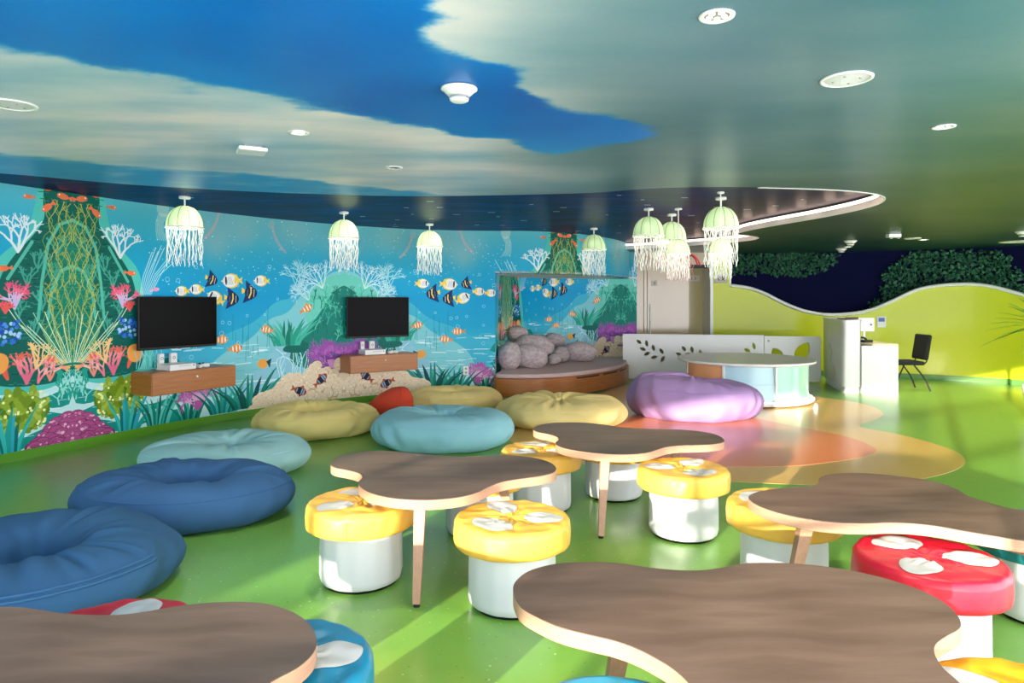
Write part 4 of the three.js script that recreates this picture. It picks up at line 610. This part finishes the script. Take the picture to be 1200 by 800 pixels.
disc(1192, 283, 0.24, 'large flat white ceiling disc near the end of the hedge');
disc(876, 297.5, 0.13, 'flat pale ceiling disc by the lime pier');
function detector(u, v, s, label) { const [x, z] = ceil(u, v), t = thing('smoke_detector', label, 'smoke detector', [x, LOW, -z]); t.scale.setScalar(s); obj('base', lathe([[0, 0], [0.078, 0], [0.078, -0.008], [0.068, -0.014], [0.05, -0.032], [0.045, -0.036], [0, -0.036]], 36), M.vinylWhite, t); obj('vent_ring', lathe([[0.03, -0.036], [0.038, -0.036], [0.036, -0.044], [0.03, -0.046]], 30), M.grey, t); obj('sensor_cap', lathe([[0, -0.06], [0.03, -0.06], [0.04, -0.054], [0.043, -0.044], [0, -0.042]], 30), M.vinylWhite, t); }
detector(538, 103, 1, 'white dish shaped smoke detector in the blue sky print');
detector(996.6, 282, 1.2, 'distant smoke detector above the desk, the higher of two');
detector(986, 291, 1.2, 'distant smoke detector above the desk, the lower of two');
detector(1199, 271, 1.2, 'white smoke detector beside the large ceiling disc');
{ const [x, z] = ceil(295, 172), t = thing('access_point', 'square white wireless access point in the white cloud band', 'access point', [x, LOW, -z], 0.5); obj('mount', box(0.1, 0.012, 0.1, 0, -0.006, 0), M.grey, t); obj('housing', box(0.16, 0.024, 0.16, 0, -0.024, 0, 0.009), M.vinylWhite, t); }
{ const [x, z] = ceil(1047, 274), t = thing('emergency_light', 'white box shaped emergency light far off on the ceiling', 'emergency light', [x, LOW, -z]); obj('housing', box(0.17, 0.05, 0.1, 0, -0.025, 0, 0.008), M.vinylWhite, t); for (const s of [-1, 1]) obj('lamp_head', new THREE.SphereGeometry(0.02, 12, 8).translate(s * 0.05, -0.055, 0.03), M.grey, t); }

// ---------------------------------------------------------------- bean bags
function beanBag(name, label, x, z, a, b, h, hex, o = {}) {
  const { hole = 0.34, turn = 0, seed = 1, folds = 1, tilt = 0, seam = [0, 1], dip = 0.12 } = o;
  const t = thing(name, label, 'bean bag', [x, 0, -z], turn, 'floor bean bags');
  const prof = new THREE.CatmullRomCurve3([[0, 0], [0.5, 0], [0.8, 0.0], [0.93, 0.14], [1.0, 0.42], [0.95, 0.72], [0.82, 0.93], [0.64, 1.0], [hole + 0.1, 0.93 + 0.05 * dip], [hole, dip + (0.93 - dip) * 0.76], [hole * 0.82, dip + (0.93 - dip) * 0.35], [hole * 0.5, dip + (0.93 - dip) * 0.04], [0, dip]].map(([r, y]) => V3(r, y, 0)), false, 'centripetal');
  const P = (u, v) => {
    const th = u * Math.PI * 2, p = prof.getPoint(v), c = Math.cos(th), s = Math.sin(th), top = smooth(v, 0.3, 0.5);
    const lump = 0.05 * noise(c * 0.9 + seed * 7, s * 0.9 + v * 2) + 0.02 * noise(c * 2.6 + seed * 3, s * 2.6 + v * 4);
    const wr = folds * top * (1 - smooth(v, 0.9, 1)) * (0.027 * Math.sin(th * 19 + 3 * noise(c * 2, s * 2 + seed)) * smooth(noise(c * 1.2 + seed, s * 1.2), 0.0, 0.5) * smooth(Math.abs(v - 0.58), 0.16, 0.02) + 0.042 * smooth(v, 0.5, 0.7) * noise(c * 2.4 + seed * 5, s * 2.4));
    const r = p.x * (1 + lump * smooth(p.x, 0.2, 0.7)) + wr * 0.5, y = p.y * (1 + 0.6 * lump) + wr * 1.6;
    return V3(c * r * a, Math.max(0, y * h * (1 + tilt * c * smooth(p.y, 0.2, 1))), s * r * b);
  };
  const g = gridSurface(160, 64, (u, v) => { const p = P(u, v); return [p.x, p.y, p.z, u * 4 * a, v * 2 * a]; }, true);
  obj('cover', g, fabric(hex), t);
  const [s0, s1] = seam, mat = std({ color: hex, roughness: 0.8 });
  const ridge = (v, r, name) => { const pts = []; for (let k = 0; k <= 60; k++) { const p = P(lerp(s0, s1, k / 60), v), l = Math.hypot(p.x, p.z); pts.push(V3(p.x * (1 + 0.002 / l), p.y + 0.001, p.z * (1 + 0.002 / l))); } obj(name, tube(pts, r, 120, 6), mat, t); };
  if (o.opening) for (const d of [-0.011, 0.011]) ridge(0.43 + d, 0.0075, 'zip_lip'); else ridge(0.43, 0.0032, 'seam');  // paired ridges on a closed cover, shaped so their shaded gap draws the zip
  return t;
}
const B = beanBag;
B('bean_bag', 'dark blue bean bag with a side zip behind the red capped stool', -2.42, 3.28, 0.73, 0.64, 0.27, 0x30628c, { seed: 1, seam: [0.02, 0.2], opening: true, folds: 1.2 });
B('bean_bag', 'denim blue ring bean bag between the dark blue and the pale teal one', -2.19, 4.52, 0.7, 0.56, 0.28, 0x3c6a9a, { seed: 2, folds: 1.3 });
B('bean_bag', 'pale teal bean bag with a shallow dimple by the mural skirting', -2.44, 5.68, 0.69, 0.57, 0.26, 0xaedcd8, { seed: 3, hole: 0.28 });
B('bean_bag', 'mustard yellow ring bean bag below the cream coral print', -2.15, 7.28, 0.69, 0.6, 0.28, 0xf6dc88, { seed: 4, hole: 0.36 });
B('bean_bag', 'cyan bean bag with a small dark dimple behind the low tables', -0.7, 6.72, 0.71, 0.62, 0.32, 0x9ad4dc, { seed: 5, hole: 0.24, folds: 0.8 });
B('bean_bag', 'yellow bean bag lying flat close to the mural beside the red one', -0.78, 8.8, 0.64, 0.55, 0.26, 0xf0d488, { seed: 6 });
B('bean_bag', 'pale yellow pleated bean bag in front of the wooden platform', 0.56, 7.82, 0.78, 0.66, 0.29, 0xf4dc90, { seed: 8, hole: 0.14, dip: 0.72, folds: 1.8 });
B('bean_bag', 'plump purple bean bag in front of the round display table', 2.28, 8.32, 0.83, 0.68, 0.46, 0xa486b8, { seed: 9, hole: 0.1, dip: 0.9, folds: 1.0, tilt: -0.13 });
{
  const t = thing('bean_bag', 'small red tapered bean bag between the yellow ones', 'bean bag', [-1.47, 0.19, -8.02], 0.1, 'floor bean bags');
  const g = lathe([[0, -0.3], [0.03, -0.295], [0.09, -0.24], [0.15, -0.12], [0.185, 0.02], [0.198, 0.1], [0.195, 0.15], [0.175, 0.21], [0.13, 0.25], [0.07, 0.272], [0, 0.28]], 40); g.rotateZ(-Math.PI / 2); { const p = g.attributes.position; for (let i = 0; i < p.count; i++) { const x = p.getX(i), y = p.getY(i), z = p.getZ(i), k = 1 + 0.05 * noise(x * 5, y * 5 + z * 4); p.setXYZ(i, x, Math.max(-0.183, y * k - 0.22 * smooth(-x, 0, 0.3) * 0.4), z * k); } g.computeVertexNormals(); }
  obj('cover', g, fabric(0xcc3d20), t);
  const ring = new THREE.TorusGeometry(0.197, 0.005, 6, 40); ring.rotateY(Math.PI / 2); ring.translate(0.14, 0, 0); obj('piping', ring, std({ color: 0xcc3d20, roughness: 0.8 }), t);
}

// ---------------------------------------------------------------- mushroom stools
const CAP_TOP = 0.41;
function stool(x, z, hex, label, turn = 0, seed = 1) {
  const t = thing('mushroom_stool', label, 'stool', [x, 0, -z], turn, 'mushroom stools');
  const vinyl = phys({ color: hex, roughness: 0.42, clearcoat: 0.12, clearcoatRoughness: 0.3, bumpMap: rep(grainy, 2), bumpScale: 0.0006, side: THREE.DoubleSide });
  const facets = 14, base = [[0, 0.012], [0.19, 0.012], [0.203, 0.02], [0.21, 0.05], [0.209, 0.18], [0.206, 0.3]];
  obj('stem', gridSurface(112, base.length - 1, (u, v) => { const th = u * Math.PI * 2, p = base[Math.round(v * (base.length - 1))], f = 1 + 0.006 * Math.cos(th * facets) * (p[0] > 0.1 ? 1 : 0); return [Math.cos(th) * p[0] * f, p[1], Math.sin(th) * p[0] * f, u * 2, p[1] * 1.5]; }, true), M.stem, t);
  obj('foot_ring', lathe([[0, 0], [0.186, 0], [0.19, 0.013], [0, 0.013]], 40), M.black, t);
  const R = 0.276;
  const topY = (px, pz) => { const r = Math.hypot(px, pz), th = Math.atan2(pz, px); let y = CAP_TOP - 0.006 * smooth(r, 0.14, 0.0); y += 0.0045 * Math.sin(th * 9 + 4 * noise(th + seed, r * 6)) * smooth(r, 0.19, 0.07) * smooth(r, 0.01, 0.05) + 0.004 * noise(px * 9 + seed * 4, pz * 9); const e = clamp((r - (R - 0.028)) / 0.028); return y - 0.026 * (1 - Math.sqrt(1 - Math.min(0.98, e * e))); };
  const side = [[R + 0.001, 0.38], [R + 0.004, 0.35], [R + 0.004, 0.31], [R + 0.001, 0.295], [R - 0.012, 0.288], [0.2, 0.29]];
  const nTop = 26, rows = nTop + side.length;
  obj('cap', gridSurface(120, rows, (u, v) => { const k = Math.round(v * rows), th = u * Math.PI * 2, c = Math.cos(th), s = Math.sin(th); if (k <= nTop) { const r = (R + 0.0005) * Math.pow(k / nTop, 0.9); return [c * r, topY(c * r, s * r), s * r, 0.5 + c * r, 0.5 + s * r]; } const [r0, y] = side[k - nTop - 1], r = r0 + 0.003 * noise(c * 3 + seed * 2, s * 3 + y * 6); return [c * r, y, s * r, u * 2, y * 2]; }, true), vinyl, t);
  const spotMat = phys({ color: 0xc6c6be, roughness: 0.5, side: THREE.DoubleSide });
  for (const [cx, cz, a, b, rot] of [[0.122, 0.082, 0.1, 0.072, 0.5], [-0.135, 0.07, 0.095, 0.072, -0.4], [0.0, -0.148, 0.112, 0.072, 0.1]]) obj('spot', gridSurface(40, 14, (u, v) => { const th = u * Math.PI * 2, ex = Math.cos(th) * a * v, ez = Math.sin(th) * b * v * (1 + 0.12 * Math.cos(th)), px = cx + ex * Math.cos(rot) - ez * Math.sin(rot), pz = cz + ex * Math.sin(rot) + ez * Math.cos(rot); return [px, topY(px, pz) + 0.0042 * (1 - v ** 8 * 0.5), pz, u, v]; }, true), spotMat, t);
  const sa = 0.9 + seed; obj('side_seam', tube([0.378, 0.35, 0.32, 0.296].map((y) => V3(Math.cos(sa) * (R + 0.0045), y, Math.sin(sa) * (R + 0.0045))), 0.0018, 8, 4), vinyl, t);
}
const YELLOW = 0xe9b348;
stool(-0.78, 3.45, YELLOW, 'yellow capped mushroom stool tucked under the table in front of the cyan bean bag', 0.3, 1);
stool(0.0, 3.19, YELLOW, 'yellow capped mushroom stool standing free between two low tables with a plain side seam', 2.5, 2);
stool(-0.2, 4.16, YELLOW, 'yellow capped mushroom stool mostly hidden behind the table by the cyan bean bag', 1.1, 3);
stool(0.2, 4.63, YELLOW, 'yellow capped mushroom stool on the seam of green and mustard floor between two tables', 0.2, 4);
stool(0.75, 4.92, YELLOW, 'mushroom stool under the table with only its white stem showing', 1.9, 5);
stool(1.06, 4.12, YELLOW, 'yellow capped mushroom stool in front of the orange floor inlay with sunlight on its stem', 3.6, 6);
stool(1.39, 3.41, YELLOW, 'yellow capped mushroom stool half under the table beside the mustard inlay edge', 0.9, 7);
stool(1.69, 2.7, 0xc8102e, 'red capped mushroom stool with three large white spots', 0.35, 8);
stool(2.44, 3.06, 0x12777c, 'teal capped mushroom stool under the table beside the red capped one', 1.4, 9);
stool(-1.26, 2.06, 0xc8102e, 'red capped mushroom stool peeping out behind the table by the dark blue bean bag', 2.1, 10);
stool(-0.68, 1.91, 0x0f7f9f, 'blue capped mushroom stool at the rounded end of the low table', 0.8, 11);
stool(0.25, 1.58, 0x1583a0, 'blue capped mushroom stool peeping out under the front table edge', 1.4, 12);
stool(1.34, 1.68, 0xf0a010, 'orange yellow capped mushroom stool in the notch of the front table', 2.9, 13);

// ---------------------------------------------------------------- cloud shaped low tables
const TABLE_H = 0.495, TABLE_T = 0.05;
function lowTable(px, feet, label, rails = []) {
  const q = planShape(px.map(([u, v]) => plan(u, v, TABLE_H)), 200), cx = q.reduce((s, p) => s + p[0], 0) / q.length, cz = q.reduce((s, p) => s + p[1], 0) / q.length;
  const t = thing('low_table', label, 'table', [cx, 0, -cz], 0, 'cloud shaped low tables'), loc = q.map(([x, z]) => [x - cx, z - cz]), sh = toShape(loc);
  obj('table_top', slab(sh, TABLE_H - 0.003, 0.003), M.walnut, t).userData.label = 'dark brown veneered table top';
  obj('edge_band', slab(sh, TABLE_H - TABLE_T, TABLE_T - 0.0031, 0.002), M.edge, t).userData.label = 'pale wooden edge of the top';
  const U = TABLE_H - TABLE_T, tops = [];
  for (const [x, z] of feet) { const lx = x - cx, lz = z - cz, top = V3(lx * 0.82, U, -lz * 0.82), foot = V3(lx, 0.012, -lz); tops.push(top); obj('leg', [bar(foot, top, 0.034, 0.056, 0.034, 0.05)], M.leg, t); obj('foot_pad', new THREE.CylinderGeometry(0.016, 0.016, 0.012, 12).translate(lx, 0.006, -lz), M.black, t); }
  for (const p of tops) obj('rail', bar(V3(0, U - 0.0145, 0), V3(p.x, U - 0.0145, p.z), 0.028, 0.028, 0.028, 0.028), M.leg, t);
}
const from = (x0, y0, s, pts) => pts.map(([x, y]) => [x0 + x / s, y0 + y / s]);
lowTable(from(380, 520, 4, [[30, 95], [60, 62], [130, 42], [230, 33], [330, 35], [440, 45], [560, 56], [680, 60], [800, 54], [900, 55], [1000, 68], [1065, 90], [1087, 115], [1070, 135], [1010, 150], [900, 165], [830, 178], [770, 200], [720, 225], [640, 247], [520, 260], [400, 260], [290, 248], [210, 225], [165, 195], [160, 178], [178, 157], [165, 138], [110, 122], [50, 110]]), [[-0.45, 3.14], [0.02, 3.78], [-0.8, 3.95]], 'brown cloud shaped low table in front of the cyan bean bag');
lowTable(from(610, 480, 4.615, [[68, 105], [95, 85], [160, 72], [250, 68], [350, 70], [450, 80], [560, 95], [680, 102], [780, 105], [880, 108], [980, 118], [1060, 135], [1100, 160], [1095, 175], [1040, 185], [940, 190], [860, 192], [790, 200], [740, 215], [680, 232], [580, 240], [470, 238], [350, 226], [260, 212], [205, 195], [189, 180], [205, 160], [195, 145], [150, 131], [95, 120]]), [[0.54, 4.04], [1.22, 4.72], [0.3, 5.25]], 'brown cloud shaped low table beside the orange floor inlay');
lowTable(from(860, 540, 3.53, [[60, 150], [90, 130], [150, 118], [250, 108], [325, 102], [352, 88], [352, 74], [380, 58], [440, 50], [540, 50], [660, 60], [780, 75], [870, 95], [930, 120], [970, 145], [1030, 165], [1120, 190], [1200, 205], [1300, 225], [1380, 255], [1400, 290], [1360, 322], [1290, 333], [1200, 328], [1080, 310], [960, 290], [850, 270], [740, 257], [640, 253], [540, 256], [420, 252], [300, 238], [180, 212], [95, 180]]), [[1.22, 2.98], [2.15, 2.55], [1.92, 3.55]], 'brown cloud shaped low table over the red capped stool');
lowTable([...from(590, 640, 4, [[45, 190], [60, 160], [110, 120], [180, 95], [270, 78], [370, 73], [480, 74], [580, 83], [680, 98], [800, 110], [920, 112], [1020, 100], [1100, 85]]), ...from(880, 640, 3.75, [[0, 72], [120, 72], [220, 77], [340, 90], [500, 118], [640, 155], [760, 198], [850, 248], [905, 300], [922, 335], [915, 360], [860, 392], [815, 425], [805, 455], [815, 490], [850, 540], [915, 598]]), [1150, 845], [1150, 900], [1090, 950], [990, 955], [900, 915], [845, 850], ...from(590, 640, 4, [[870, 640], [800, 575], [720, 525], [620, 475], [520, 440], [400, 412], [260, 375], [150, 325], [85, 285], [52, 235]])], [[0.26, 2.02], [1.1, 2.1], [0.82, 1.42]], 'large looking brown cloud shaped table with the orange yellow stool in its notch');
lowTable([...from(0, 680, 2.667, [[0, 82], [60, 83], [130, 92], [200, 102], [280, 107], [370, 107], [450, 98], [540, 82], [640, 70], [740, 66], [830, 72], [900, 92], [950, 120], [980, 155], [990, 195], [975, 230], [930, 270], [840, 320]]), [275, 835], [245, 880], [225, 950], [150, 1010], [30, 1000], [-40, 940], [-70, 870], [-150, 830], [-230, 800], [-250, 755], [-190, 722], [-90, 712]], [[-0.95, 1.62], [-1.56, 1.82], [-1.0, 1.25]], 'brown cloud shaped low table beside the dark blue bean bag');

// ---------------------------------------------------------------- potted palm at the edge of the view
{
  const t = thing('potted_palm', 'spiky green potted palm whose leaf tips reach before the lime wall', 'plant', [6.4, 0, -8.0]);
  obj('pot', lathe([[0, 0], [0.17, 0], [0.22, 0.38], [0.225, 0.4], [0.2, 0.4], [0.195, 0.36], [0, 0.35]], 36), M.vinylWhite, t);
  obj('trunk', tube([V3(0, 0.34, 0), V3(0.02, 0.7, 0.01), V3(0, 1.12, 0)], 0.03, 16, 9), std({ color: 0x7a6444, roughness: 0.9 }), t);
  const leafMat = std({ color: 0x86bc46, roughness: 0.5, side: THREE.DoubleSide });
  for (let k = 0; k < 42; k++) { const a = k * 2.399 + 0.2, e = lerp(-0.35, 1.2, k / 41), len = rr(0.52, 0.72), w = 0.019; const g = gridSurface(2, 9, (u, v) => { const d = len * v, droop = -0.22 * v * v * len, r = d * Math.cos(e), y = 1.12 + d * Math.sin(e) * 0.9 + droop + 0.0, ww = w * Math.pow(Math.sin(Math.PI * clamp(0.12 + v * 0.88)), 0.7) * (u - 0.5) * 2, f = Math.abs(u - 0.5) * 0.008; return [Math.cos(a) * r - Math.sin(a) * ww, y + f, Math.sin(a) * r + Math.cos(a) * ww, u, v]; }); obj('leaf', g, leafMat, t); }
}

renderer.render(scene, camera);
